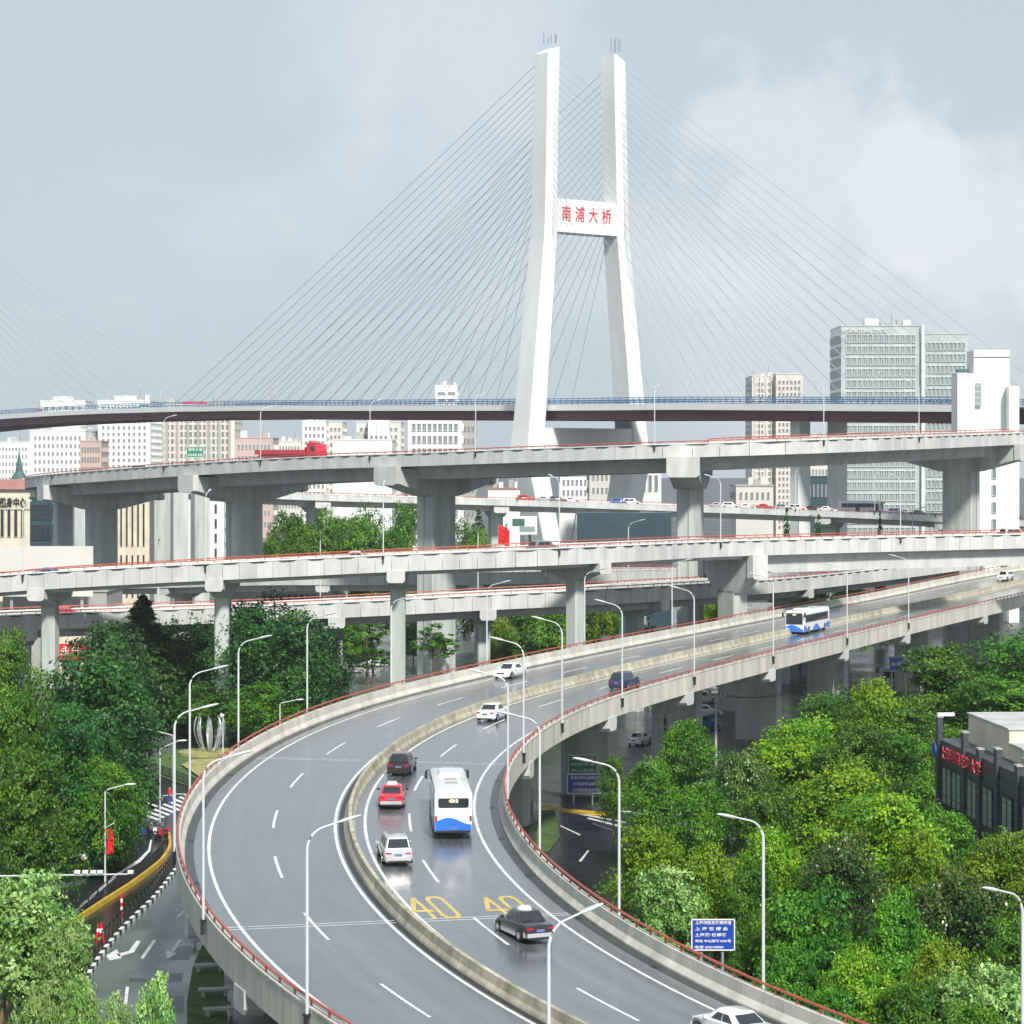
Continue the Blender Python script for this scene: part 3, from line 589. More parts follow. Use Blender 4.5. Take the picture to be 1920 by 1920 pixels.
for sg in (-1, 1):
    bsweep('edge_beam', [(sg*HW, -1.3), (sg*(HW+0.5), -1.3), (sg*(HW+0.5), 0.35), (sg*HW, 0.35)][::sg*-1 or 1], 'white')
    bsweep('steel_girder', [(sg*(HW-2.2), -3.9), (sg*(HW-1.2), -3.9), (sg*(HW-1.2), -1.3), (sg*(HW-2.2), -1.3)][::sg*-1 or 1], 'girder')
    for zz in (0.8, 1.35, 1.9): bsweep('blue_railing', [(sg*(HW+0.2), zz), (sg*(HW+0.35), zz), (sg*(HW+0.35), zz+0.22), (sg*(HW+0.2), zz+0.22)][::sg*-1 or 1], 'blue')
    mb = MB()
    for L in np.arange(-165, 700, 2.6): p = BP(L, sg*(HW+0.28), bz(L)+1.2); mb.box(p, (0.16, 0.16, 1.75), BA)
    tag(mb.build('railing_posts', M['blue'], **W), kind='stuff')
mb = MB()
for L in np.arange(-160, 700, 9.0): mb.hull([[BP(L+v, -HW+1.2, bz(L)+z) for v, z in ((-.3, -3.2), (.3, -3.2), (.3, -1.0), (-.3, -1.0))], [BP(L+v, HW-1.2, bz(L)+z) for v, z in ((-.3, -3.2), (.3, -3.2), (.3, -1.0), (-.3, -1.0))]])
tag(mb.build('cross_girders', M['girder'], **W), kind='stuff')
for L in (-95, -160): mb = MB(); mb.bbox(BP(L, -6, (bz(L)-3.9)/2), (4.2, 3.4, bz(L)-3.9), BA, 0.3); mb.build('approach_pier', M['wall_w'], **W); mb = MB(); mb.bbox(BP(L, 7, (bz(L)-3.9)/2), (4.2, 3.4, bz(L)-3.9), BA, 0.3); mb.build('approach_pier', M['wall_w'], **W)
NC = 22
for c0, sides in ((0.0, ((1, 211, 22), (-1, 164, 14))), (475.0, ((-1, 240, 22),))):
    for pl in (-1, 1):
        for dr, far, near in sides:
            for k in range(NC):
                u = k/(NC-1); L = c0+dr*(far+(near-far)*u); zt = 147.4-2.15*k + (0.7 if k == 0 else 0)
                a = np.array(BP(L, pl*(HW-0.3), bz(L)+0.4)); b = np.array(BP(c0+dr*3.3, pl*(leg_off(zt)), zt))
                pts = [a+(b-a)*q-np.array((0, 0, 1.0))*4*q*(1-q)*far*0.004*(1-u) for q in (0, 0.25, 0.5, 0.75, 1)]
                mb = MB(); mb.tube(pts, 0.062, 5); mb.build('stay_cable', M['cable' if dr > 0 else 'cablew'], **W)
for i, x in enumerate([27, 112, 205, 305, 413, 520, 640, 760, 882]):
    L = min(np.arange(0, 700, 1.0), key=lambda q: abs(960+FPX*BP(q, HW, 0)[0]/BP(q, HW, 0)[1]-x)); p = BP(L, HW-0.6, bz(L))
    lamp(p, BA+PI*0.0, 'thin lamp on the cable bridge deck left of the tower, %s from the left' % ORD[i], 'lamps on the cable bridge deck')
for i, x in enumerate([1290, 1330, 1505, 1645]):
    L = min(np.arange(-160, 0, 1.0), key=lambda q: abs(960+FPX*BP(q, HW, 0)[0]/BP(q, HW, 0)[1]-x)); p = BP(L, HW-0.6, bz(L))
    lamp(p, BA, 'thin lamp on the cable bridge deck, %s to the right of the tower' % ORD[i], 'lamps on the cable bridge deck')

# ------------------------------------------------------------------ trees
def leaf_mesh(name, cen, nrm, size, tint, m, aspect=0.55, fold=0.0):
    n = len(cen); rng = np.random.default_rng(len(cen))
    nrm = nrm/np.maximum(np.linalg.norm(nrm, axis=1, keepdims=True), 1e-6)
    r = rng.normal(size=(n, 3)); u = np.cross(nrm, r); u /= np.maximum(np.linalg.norm(u, axis=1, keepdims=True), 1e-6); v = np.cross(nrm, u)
    s = size[:, None]
    q = np.stack([cen-u*s, cen-v*s*aspect+nrm*s*0.12, cen+u*s, cen+v*s*aspect+nrm*s*0.12], 1).reshape(-1, 3)
    me = bpy.data.meshes.new(name); me.vertices.add(4*n); me.vertices.foreach_set('co', q.astype(np.float32).ravel())
    me.loops.add(4*n); me.loops.foreach_set('vertex_index', np.arange(4*n, dtype=np.int32))
    me.polygons.add(n); me.polygons.foreach_set('loop_start', np.arange(0, 4*n, 4, dtype=np.int32)); me.polygons.foreach_set('loop_total', np.full(n, 4, np.int32))
    at_ = me.attributes.new('tint', 'FLOAT', 'POINT'); at_.data.foreach_set('value', np.repeat(tint, 4).astype(np.float32))
    me.materials.append(m); me.update(); me.validate(); return me
def broad_crown(seed, R, Hc, n, m, leaf=0.26, lobes=20, droop=0.0, rag=0.35):
    """leaf clumps over many lobes filling an egg of radius R and height Hc with its foot at z=0"""
    rng = np.random.default_rng(seed); C = []
    for i in range(lobes):
        ph = rng.uniform(0, 2*PI); z = rng.uniform(0.12, 0.95); rr = math.sin(PI*min(0.98, max(0.06, z*0.86+0.12)))**0.6*R*rng.uniform(0.35, 0.86)
        C.append((rr*math.cos(ph), rr*math.sin(ph), z*Hc, R*rng.uniform(0.26, 0.46), rng.uniform(0, 1)))
    C.append((0, 0, Hc*0.5, R*0.62, 0.4)); C.append((0, 0, Hc*0.84, R*0.40, 0.6))
    P, Nn, S, T = [], [], [], []
    per = n//len(C)
    for x, y, z, r, tn in C:
        # each lobe is made of twig tufts, so its surface is broken up
        tf = max(6, per//26); d = rng.normal(size=(tf, 3)); d[:, 2] += 0.35; d /= np.linalg.norm(d, axis=1, keepdims=True)
        tc_ = np.array((x, y, z))+d*r*rng.uniform(0.72, 1.1+rag*0.4, (tf, 1))*np.array((1, 1, 0.85))
        tt = np.clip(tn*0.5+rng.uniform(0, 0.5, tf)+d[:, 2]*0.12, 0, 1)
        k = 26; o = rng.normal(size=(tf, k, 3))*r*0.20*np.array((1, 1, 0.6)); o[:, :, 2] -= droop*np.abs(rng.normal(size=(tf, k)))*r*0.5
        P.append((tc_[:, None, :]+o).reshape(-1, 3)); nn = np.repeat(d[:, None, :], k, 1)*0.7+rng.normal(size=(tf, k, 3))*0.55+np.array((0, 0, 0.45)); Nn.append(nn.reshape(-1, 3))
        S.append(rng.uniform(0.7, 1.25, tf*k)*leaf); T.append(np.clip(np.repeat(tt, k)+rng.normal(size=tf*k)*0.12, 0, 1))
    return leaf_mesh('crown', np.concatenate(P), np.concatenate(Nn), np.concatenate(S), np.concatenate(T), m)
def fir_crown(seed, R, H, n_lv, m, leaf=0.30, z0=0.0):
    rng = np.random.default_rng(seed); P, Nn, S, T = [], [], [], []
    for i in range(n_lv):
        f = i/(n_lv-1); z = z0+(H-z0)*(0.02+0.98*f); Rl = R*(1-f)**0.72*rng.uniform(0.78, 1.12)+0.25
        nb = max(4, int(9*(1-f*0.6)))
        for b in range(nb):
            ph = 2*PI*(b+rng.uniform(-.3, .3))/nb+i*0.9; rl = Rl*rng.uniform(0.7, 1.15); ns = max(4, int(rl*7))
            for s_ in range(ns):
                q = (s_+0.6)/ns; rr = rl*q; zz = z+0.25*math.sin(q*PI)*rl*0.35-q*q*rl*0.28
                k = 6; sp = rl*0.16*(1.15-q*0.6)
                o = rng.normal(size=(k, 3))*np.array((sp, sp, sp*0.45)); o[:, 2] -= abs(rng.normal())*0.12
                P.append(np.array((rr*math.cos(ph), rr*math.sin(ph), zz))+o)
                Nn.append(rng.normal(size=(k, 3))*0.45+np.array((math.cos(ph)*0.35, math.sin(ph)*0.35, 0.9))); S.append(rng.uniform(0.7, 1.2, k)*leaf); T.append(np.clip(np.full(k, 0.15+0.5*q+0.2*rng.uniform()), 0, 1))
    return leaf_mesh('crown', np.concatenate(P), np.concatenate(Nn), np.concatenate(S), np.concatenate(T), m, aspect=0.32)
def trunk_mesh(seed, H, Hc0, R, r0=0.2):
    rng = random.Random(seed); mb = MB(); top = H*0.82
    mb.tube([(0, 0, 0), (rng.uniform(-.1, .1), rng.uniform(-.1, .1), Hc0*0.6), (rng.uniform(-.3, .3), rng.uniform(-.3, .3), (Hc0+top)/2), (0, 0, top)], r0, 7, r2=r0*0.25)
    for i in range(8):
        z = Hc0*0.7+(top-Hc0*0.7)*i/9; a = rng.uniform(0, 2*PI); l = R*rng.uniform(0.5, 0.8)
        mb.tube([(0, 0, z), (l*0.5*math.cos(a), l*0.5*math.sin(a), z+l*0.35), (l*math.cos(a), l*math.sin(a), z+l*0.85)], r0*0.4, 5, r2=0.03)
    b = MB(); b.v, b.f, b.m = mb.v, mb.f, mb.m; me = bpy.data.meshes.new('trunk'); me.from_pydata(b.v, [], b.f); me.materials.append(M['bark']); return me
SP = {}
def species(key, kind, R, H, z0, n, m, nvar=3, **k):
    SP[key] = [( (broad_crown(hash_(key)+i*7, R, H-z0, n, m, **k) if kind == 'b' else fir_crown(hash_(key)+i*7, R, H-z0, n, m, **k)), trunk_mesh(hash_(key)+i, H, z0 if kind == 'b' else H*0.9, R if kind == 'b' else 0.5, 0.22), R, H, z0) for i in range(nvar)]
def hash_(s): return sum(ord(c)*(i+3) for i, c in enumerate(s)) % 997
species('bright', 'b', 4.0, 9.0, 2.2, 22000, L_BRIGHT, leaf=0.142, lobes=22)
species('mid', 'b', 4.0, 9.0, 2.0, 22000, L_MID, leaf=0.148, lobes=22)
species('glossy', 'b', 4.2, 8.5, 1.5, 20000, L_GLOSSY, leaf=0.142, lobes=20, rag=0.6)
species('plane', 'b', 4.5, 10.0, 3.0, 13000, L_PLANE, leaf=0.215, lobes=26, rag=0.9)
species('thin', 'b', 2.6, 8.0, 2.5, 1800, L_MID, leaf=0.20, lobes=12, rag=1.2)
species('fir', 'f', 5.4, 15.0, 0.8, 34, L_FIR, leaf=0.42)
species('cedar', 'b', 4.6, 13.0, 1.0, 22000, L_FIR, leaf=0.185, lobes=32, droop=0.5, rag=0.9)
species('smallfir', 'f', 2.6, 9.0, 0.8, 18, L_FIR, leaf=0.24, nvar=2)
TN = {'bright': 'camphor_tree', 'mid': 'broadleaf_tree', 'glossy': 'loquat_tree', 'plane': 'plane_tree', 'thin': 'young_tree', 'fir': 'conifer_tree', 'cedar': 'cedar_tree', 'smallfir': 'conifer_tree'}
tree_i = 0
def tree(key, x, ytop, H, label, group, wpx=None, d=None, seed=None):
    """x, ytop: crown top on the photograph; H: height in metres of a tree standing on the ground; wpx: crown width on the photograph"""
    global tree_i; tree_i += 1
    if d is None: d = FPX*(EYE-H)/(ytop-HOR)
    else: H = EYE-(ytop-HOR)/FPX*d
    v = SP[key][tree_i % len(SP[key])]; cr, tk, R, H0, z0 = v; sz = H/H0
    sxy = (wpx/FPX*d/2/R) if wpx else sz
    o = thing(TN[key], label, 'tree', ((x-960)/FPX*d, d, 0), (tree_i*2.4) % 6.28, group, (sxy, sxy, sz))
    link('trunk', tk, o); link('crown', cr, o, (0, 0, z0)); return o
G = 'broadleaf trees in the lower right corner'
for a in [
 ('mid', 1895, 1215, 13, 'dark green tree at the right edge just below the flyover', 260), ('mid', 1760, 1235, 12.5, 'dark green tree in the row below the flyover, left of the right-edge tree', 210),
 ('bright', 1640, 1290, 12, 'yellow-green tree crown topping the dark row under the flyover', 150), ('mid', 1560, 1318, 10, 'green tree behind the bright round crowns, beside the dark pier', 200),
 ('mid', 1860, 1290, 10, 'dark tree directly behind the stone building', 230), ('mid', 1700, 1330, 10, 'green tree left of the white cornered stone building, upper one', 170),
 ('bright', 1500, 1368, 10, 'bright round tree left of centre in the right-hand grove', 190), ('mid', 1690, 1395, 9, 'leafy tree against the left wall of the stone building', 150),
 ('bright', 1560, 1450, 10, 'tall bright yellow-green tree between the two round crowns', 230), ('mid', 1450, 1500, 8, 'shaded tree under the bright crowns, right of the lamp post', 150),
 ('mid', 1610, 1380, 10, 'green tree filling the gap right of the bright round crowns', 170), ('mid', 1770, 1530, 8, 'green tree hard against the left corner of the stone building', 130), ('bright', 1450, 1580, 9, 'light green tree just right of the tall lamp arm', 140), ('mid', 1560, 1880, 6.5, 'low shrubby tree behind the lower end of the red rail', 160), ('mid', 1820, 1900, 6.5, 'low tree at the bottom edge left of the right-hand lamp', 180), 
 ('glossy', 1385, 1432, 9, 'dark glossy tree with reddish tips behind the overhead wires', 130), ('mid', 1290, 1372, 9.5, 'loose green tree around the pale concrete pole', 120),
 ('mid', 1222, 1440, 8.5, 'green bush-like tree beside the blue road sign', 120), ('bright', 1215, 1572, 9, 'bright tree overhanging the dark underpass road', 165),
 ('mid', 1310, 1490, 8, 'medium green tree behind the tree over the underpass', 130), ('bright', 1340, 1600, 8.5, 'light green tree with large leaves left of the tall lamp post', 130),
 ('bright', 1640, 1515, 10.5, 'broad tree with golden top in the middle of the grove', 240), ('glossy', 1585, 1590, 9.5, 'dark glossy tree with pale leaf tips around the utility pole', 190),
 ('bright', 1720, 1575, 9, 'yellow-green tree below the corner of the stone building', 160), ('bright', 1870, 1585, 8.5, 'yellow-green tree under the windows of the stone building', 170),
 ('glossy', 1800, 1660, 9.5, 'dark tree with bronze young leaves behind the right-hand lamp', 220), ('mid', 1680, 1700, 9, 'shaded green tree between the two glossy trees', 150),
 ('mid', 1520, 1700, 9.5, 'broad green tree right of the lower blue sign', 200), ('mid', 1420, 1640, 8, 'green tree immediately right of the tall lamp post', 110),
 ('mid', 1428, 1740, 7.5, 'green tree immediately right of the lower blue sign', 110), ('bright', 1620, 1810, 8, 'light green tree near the lower edge beside the red rail', 170),
 ('mid', 1480, 1800, 7.5, 'low green tree with bare twigs behind the red rail', 150), ('bright', 1760, 1790, 8, 'light green tree at the foot of the bronze-leaved tree', 170),
 ('plane', 1860, 1830, 7.5, 'large-leaved bright tree in front of the right-hand lamp', 190), ('mid', 1700, 1870, 7, 'green tree at the lower edge of the grove', 170), ('mid', 1900, 1740, 8, 'green tree at the right edge of the photo, low down', 150),
 ('mid', 1790, 1440, 6, 'small tree in the gap behind the stone building', 120), ('plane', 1260, 1640, 7.5, 'drooping tree beside the round headed lamp', 140), ('mid', 1150, 1430, 6.5, 'small dark tree behind the pair of traffic signs', 70)]:
    tree(a[0], a[1], a[2], a[3], a[4], G, a[5])
G = 'conifers and trees along the left side'
for a in [
 ('fir', 268, 1118, 17, 'tall pointed dark conifer behind the left lamp posts', 230), ('cedar', 200, 1165, 17, 'dark conifer between the tall one and the slim pier', 190),
 ('cedar', 340, 1150, 14.3, 'dark conifer just right of the tallest conifer', 190), ('cedar', 475, 1140, 16, 'conifer standing left of the paired lamp posts', 190), ('cedar', 555, 1145, 16, 'conifer reaching up to the lower ramp', 180),
 ('cedar', 425, 1190, 11, 'lower conifer in front of the middle pair', 160), ('cedar', 180, 1240, 16, 'big dark conifer spreading over the side street', 230), ('cedar', 125, 1320, 14, 'conifer filling the gap left of the spreading one', 180),
 ('mid', 15, 1210, 15, 'light green tree in the upper left corner of the grove', 130), ('mid', 45, 1325, 14, 'tall weeping light green tree at the left edge', 150),
 ('cedar', 195, 1330, 13, 'feathery dark tree overhanging the lamp with the plain arm', 140), ('cedar', 300, 1230, 8.8, 'dark conifer mass directly behind the two left lamp arms', 190), ('cedar', 600, 1190, 12, 'dark conifer nearest the red rail, right end of the row', 130), ('mid', 60, 1440, 11, 'shaded tree below the weeping tree at the left edge', 180), ('mid', 198, 1440, 9, 'dark tree hanging over the side street beside the red flag', 120),
 ('thin', 690, 1150, 11, 'dark slender tree in the shade beneath the lower ramp', 90), ('mid', 655, 1165, 9, 'dark tree beside the twisted pier under the lower ramp', 80),
 ('thin', 815, 1175, 8, 'sparse young tree in front of the yellowish pier', 90), ('mid', 775, 1170, 7, 'small dark tree between two slim piers', 60),
 ('thin', 700, 1210, 6, 'small bare-branched tree right behind the red rail', 80), ('mid', 500, 1290, 7, 'dark tree behind the petal sculpture, right one', 160), ('mid', 395, 1290, 6.2, 'dark tree right behind the petal sculpture', 130)]:
    tree(a[0], a[1], a[2], a[3], a[4], G, a[5])
G = 'trees standing beyond the lower ramp'
for a in [('mid', 985, 1135, None, 'dark green tree left of the slim pier under the lower ramp', 150, 345), ('bright', 935, 1150, None, 'yellowish tree beside the square cap pier', 70, 335), ('bright', 1040, 1150, None, 'bright green tree touching the slim pier', 90, 350),
 ('bright', 1120, 1130, None, 'bright tree right of the slim pier under the lower ramp', 90, 350), ('bright', 1335, 1115, None, 'bright tree between two dark piers near the curved flyover', 90, 375), ('thin', 1215, 1155, None, 'little round street tree beside the small white sign', 40, 340),
 ('mid', 1500, 1120, None, 'dark green tree seen under the right end of the lower ramp', 120, 400), ('mid', 1590, 1105, None, 'dark tree farther right under the end of the lower ramp', 120, 410), ('bright', 1460, 1150, None, 'small bright tree behind the white bus', 70, 370)]:
    tree(a[0], a[1], a[2], None, a[4], G, a[5], a[6])
G = 'trees between the tall piers of the highest flyover'
for a in [('mid', 545, 985, 'green tree next to the tall pier, leftmost of the leafy group', 110, 470), ('mid', 620, 978, 'round green tree in the middle of the leafy group', 120, 465), ('mid', 690, 985, 'green tree right of the middle of the leafy group', 120, 460),
 ('mid', 760, 970, 'dark green tree beside the second tall pier', 90, 470), ('mid', 580, 1005, 'low green tree in front of the leafy group, left', 120, 450), ('mid', 670, 1008, 'low green tree in front of the leafy group, right', 130, 450), ('mid', 735, 1015, 'low green tree close to the second tall pier', 90, 450),
 ('smallfir', 897, 957, 'blue-green conifer right of the second tall pier', 80, 470), ('mid', 880, 1005, 'low shrubby tree under the blue-green conifer', 90, 460), ('smallfir', 1475, 955, 'dark narrow conifer behind the middle flyover, left one', 45, 450), ('smallfir', 1535, 968, 'dark wide conifer behind the middle flyover', 60, 450), ('smallfir', 1650, 960, 'dark narrow conifer behind the middle flyover, right one', 30, 450)]:
    tree(a[0], a[1], a[2], None, a[3], G, a[4], a[5])
G = 'plane trees in the lower left corner'
for a in [('plane', 55, 1655, 9, 'bright plane tree beside the yellow kerb in the lower left corner', 185), ('plane', 10, 1690, 8.5, 'plane tree cut by the left edge of the photo', 200), ('plane', 118, 1745, 7.5, 'low plane tree branch mass over the dark street', 95),
 ('plane', 285, 1855, 8.5, 'bright leafy tree top at the bottom edge beside the turning lane', 95), ('plane', 150, 1872, 8.0, 'leafy tree top at the bottom edge, middle one', 95), ('plane', 60, 1880, 8.0, 'leafy tree top at the bottom edge, far left', 90), ('plane', 210, 1890, 7.5, 'small leafy tree top between the two at the bottom edge', 70)]:
    tree(a[0], a[1], a[2], a[3], a[4], G, a[5])

# ------------------------------------------------------------------ vehicles (built facing local +X, wheels on z=0)
PAINT = {}
def paint(name, c, metal=0.0, rough=0.25): 
    if name not in PAINT: PAINT[name] = mat(name, c, rough, metal, coat=0.7, spec=0.5)
    return PAINT[name]
P_WHITE = paint('car_white', (0.78, 0.79, 0.8)); P_SILVER = paint('car_silver', (0.55, 0.56, 0.57), 0.3); P_BLACK = paint('car_black', (0.02, 0.02, 0.024)); P_RED = paint('car_red', (0.55, 0.03, 0.05)); P_NAVY = paint('car_navy', (0.025, 0.03, 0.09)); P_GREY = paint('car_grey', (0.2, 0.21, 0.23), 0.3); P_BLUE = paint('car_blue', (0.05, 0.16, 0.42))
P_PLUM = paint('car_plum', (0.025, 0.012, 0.016))
BUSBLUE = paint('bus_blue', (0.015, 0.16, 0.62))
def wheel(t, x, y, r=0.33, w_=0.22):
    mb = MB(); s = 1 if y > 0 else -1; mb.cyl((x, y-w_/2, r), r, w_, 18, axis='y'); wl = mb.build('wheel', M['rubber'], t, smooth=True)
    mb = MB(); mb.cyl((x, y+s*w_/2-(0.0 if s > 0 else 0.02), r), r*0.64, 0.02, 12, axis='y'); mb.build('rim', M['chrome'], wl, smooth=True); return wl
def car(name, label, kind, P, loc, rz, group=None, P2=None, P3=None, taxi=False, L=4.7, Wd=1.82, H=1.47, detail=True, cat='car'):
    t = thing(name, label, cat, loc, rz, group); h = Wd/2; f = L/2
    suv = kind in ('suv', 'mpv')
    # side line of the lower body: (x, belt z, half width)
    if kind == 'mpv': prof = [(-f, .62, .86), (-f+.08, .98, .93), (-f+.5, 1.06, .98), (-.6, 1.04, 1), (.9, 1.0, 1), (f-.95, .98, .98), (f-.35, .82, .92), (f-.06, .62, .80), (f, .5, .74)]
    elif kind == 'suv': prof = [(-f, .62, .86), (-f+.06, .95, .93), (-f+.45, 1.03, .98), (-.6, 1.02, 1), (.8, 1.0, 1), (f-1.0, 1.0, .98), (f-.4, .92, .93), (f-.08, .72, .82), (f, .55, .76)]
    else: prof = [(-f, .60, .80), (-f+.07, .92, .90), (-f+.5, .98, .96), (-f+1.0, .97, 1), (-.2, .93, 1), (.9, .92, 1), (f-1.1, .90, .98), (f-.45, .78, .92), (f-.08, .60, .80), (f, .48, .74)]
    R = []
    for x, z, k in prof:
        w_ = h*k; R.append([(x, -w_*.86, .2), (x, -w_*.97, .32), (x, -w_, .34+(z-.34)*.5), (x, -w_*.97, z-.05), (x, -w_*.88, z), (x, 0, z+.03), (x, w_*.88, z), (x, w_*.97, z-.05), (x, w_, .34+(z-.34)*.5), (x, w_*.97, .32), (x, w_*.86, .2)])
    mb = MB(); mb.hull([r[::-1] for r in R], 0); mb.build('body', P, t, smooth=True)
    # cabin: belt loop and roof loop
    if kind == 'mpv': bx0, bx1, rx0, rx1 = -f+.12, f-1.0, -f+.35, .75
    elif kind == 'suv': bx0, bx1, rx0, rx1 = -f+.12, f-1.15, -f+.55, .45
    else: bx0, bx1, rx0, rx1 = -f+.75, f-1.25, -.85, .42
    zb = .98 if suv else .93; zr = H; wb, wr = h*.93, h*.72
    B_ = [(bx0, -wb*.9), (bx0+.35, -wb), (bx1-.5, -wb), (bx1, -wb*.82), (bx1+.06, 0), (bx1, wb*.82), (bx1-.5, wb), (bx0+.35, wb), (bx0, wb*.9), (bx0-.04, 0)]
    T_ = [(rx0, -wr*.9), (rx0+.25, -wr), (rx1-.3, -wr), (rx1, -wr*.88), (rx1+.05, 0), (rx1, wr*.88), (rx1-.3, wr), (rx0+.25, wr), (rx0, wr*.9), (rx0-.03, 0)]
    mb = MB(); mb.hull([[(x, y, zb-.05) for x, y in B_], [(x, y, zr-.06) for x, y in T_], [(x*.93+(rx0+rx1)/2*.07, y*.86, zr) for x, y in T_]], 0); mb.build('cabin', P, t, smooth=True)
    def lerp(i, u, v=0.0, out=0.012, cx=(bx0+bx1)/2):
        bx, by = B_[i]; tx, ty = T_[i]; x = bx+(tx-bx)*u; y = by+(ty-by)*u; z = zb-.05+(zr-.06-zb+.05)*u
        return np.array((x, y, z))
    def pane(nm, ia, ib, u0, u1, sh=(0.06, 0.06), m_=None):
        a0, a1 = lerp(ia, u0), lerp(ia, u1); b0, b1 = lerp(ib, u0), lerp(ib, u1)
        q = [a0+(b0-a0)*sh[0], b0-(b0-a0)*sh[1], b1-(b1-a1)*sh[1], a1+(b1-a1)*sh[0]]
        n = np.cross(q[1]-q[0], q[3]-q[0]); n /= np.linalg.norm(n); c = sum(q)/4; n = n if np.dot(n[:2], c[:2]-np.array(((bx0+bx1)/2, 0))) > 0 or abs(n[2]) > .9 else -n
        mb = MB(); mb.hull([[p-n*0.01 for p in q], [p+n*0.016 for p in q]]); return mb.build(nm, m_ or M['glass'], t)
    def dpane(nm, ids, u0, u1):
        A = [lerp(i, u0) for i in ids]; Bq = [lerp(i, u1) for i in ids]
        A[0] = A[0]+(A[1]-A[0])*.1; A[-1] = A[-1]+(A[-2]-A[-1])*.1; Bq[0] = Bq[0]+(Bq[1]-Bq[0])*.1; Bq[-1] = Bq[-1]+(Bq[-2]-Bq[-1])*.1
        mb = MB(); sx = 1 if ids[1] == 4 else -1; off = np.array((sx*.02, 0, .018)); loop = A+Bq[::-1]
        mb.quad([p+off for p in A[:2]]+[p+off for p in Bq[:2]][::-1]); mb.quad([p+off for p in A[1:]]+[p+off for p in Bq[1:]][::-1]); return mb.build(nm, M['glass'], t)
    dpane('windscreen', (3, 4, 5), .12, .94); dpane('rear_window', (8, 9, 0), .18 if suv else .2, .9)
    for ia, ib in ((1, 2), (6, 7)):
        a0, a1 = lerp(ia, .2), lerp(ia, .86); b0, b1 = lerp(ib, .2), lerp(ib, .86); s = -1 if ia == 1 else 1
        for u0, u1 in ((.03, .48), (.52, .97)):
            q = [a0+(b0-a0)*u0, a0+(b0-a0)*u1, a1+(b1-a1)*u1, a1+(b1-a1)*u0]; mb = MB(); mb.quad([p+np.array((0, s*.018, .006)) for p in q]); mb.build('side_window', M['glass'], t)
    for x in (-f+.85, f-.9):
        for s in (-1, 1):
            wheel(t, x, s*(h-.10), .34 if suv else .32)
            mb = MB(); mb.hull([[(x+(.34+e)*math.cos(a)*1.12, s*(h*.985+.006*q), .32+(.34+e)*math.sin(a)*1.1) for a in np.linspace(0, PI, 9)] for e, q in ((0, 1), (.05, 1))], closed=False, caps=False); mb.build('wheel_arch', M['black'], t)
    for s in (-1, 1):
        mb = MB(); mb.hull([[(-f-.012+abs(y)*0+.0, s*y, z) for y, z in ((.42, .72), (.76, .70), (.76, .84), (.42, .80))], [(-f+.22, s*y, z) for y, z in ((.42, .72), (.80, .72), (.82, .88), (.42, .82))]]); mb.build('tail_light', M['lampred'], t)
        mb = MB(); mb.hull([[(f-.1, s*y, z) for y, z in ((.42, .55), (.66, .56), (.68, .66), (.42, .64))], [(f-.42, s*y, z) for y, z in ((.55, .58), (.84, .60), (.84, .76), (.5, .76))]]); mb.build('headlight', M['lampw'], t)
        mb = MB(); mb.box((bx1-.42, s*(h+.09), 1.0), (.16, .2, .13)); mb.build('wing_mirror', P if not taxi else M['black'], t)
    mb = MB(); mb.hull([[(-f-.04, y, z) for y, z in ((-h*.8, .3), (h*.8, .3), (h*.8, .52), (-h*.8, .52))], [(-f+.3, y, z) for y, z in ((-h*.97, .28), (h*.97, .28), (h*.97, .56), (-h*.97, .56))]]); mb.build('rear_bumper', P2 or P, t)
    mb = MB(); mb.hull([[(f-.3, y, z) for y, z in ((-h*.95, .24), (h*.95, .24), (h*.93, .48), (-h*.93, .48))], [(f+.03, y, z) for y, z in ((-h*.72, .26), (h*.72, .26), (h*.72, .46), (-h*.72, .46))]]); mb.build('front_bumper', P2 or P, t)
    mb = MB(); mb.box((f+.0, 0, .57), (.06, .8, .12)); mb.build('grille', M['black'], t)
    mb = MB(); mb.box((-f-.03 if not suv else -f-.02, 0, .66), (.04, .46, .14)); mb.build('licence_plate', M['plate'], t)
    mb = MB(); mb.box((-f-.0, 0, .25), (.12, Wd*.72, .12)); mb.build('underbody', M['black'], t)
    if P2:
        mb = MB()
        for s in (-1, 1): mb.box((0, s*(h-.0), .33), (L*.42, .06, .2))
        mb.build('side_skirt', P2, t)
    if taxi:
        mb = MB(); mb.hull([[(-.32, y, zr-.02) for y in (-.38, .38)]+[(.06, y, zr-.02) for y in (.38, -.38)], [(-.26, y, zr+.17) for y in (-.28, .28)]+[(-.02, y, zr+.17) for y in (.28, -.28)]]); mb.build('taxi_sign', M['white'], t)
    return t
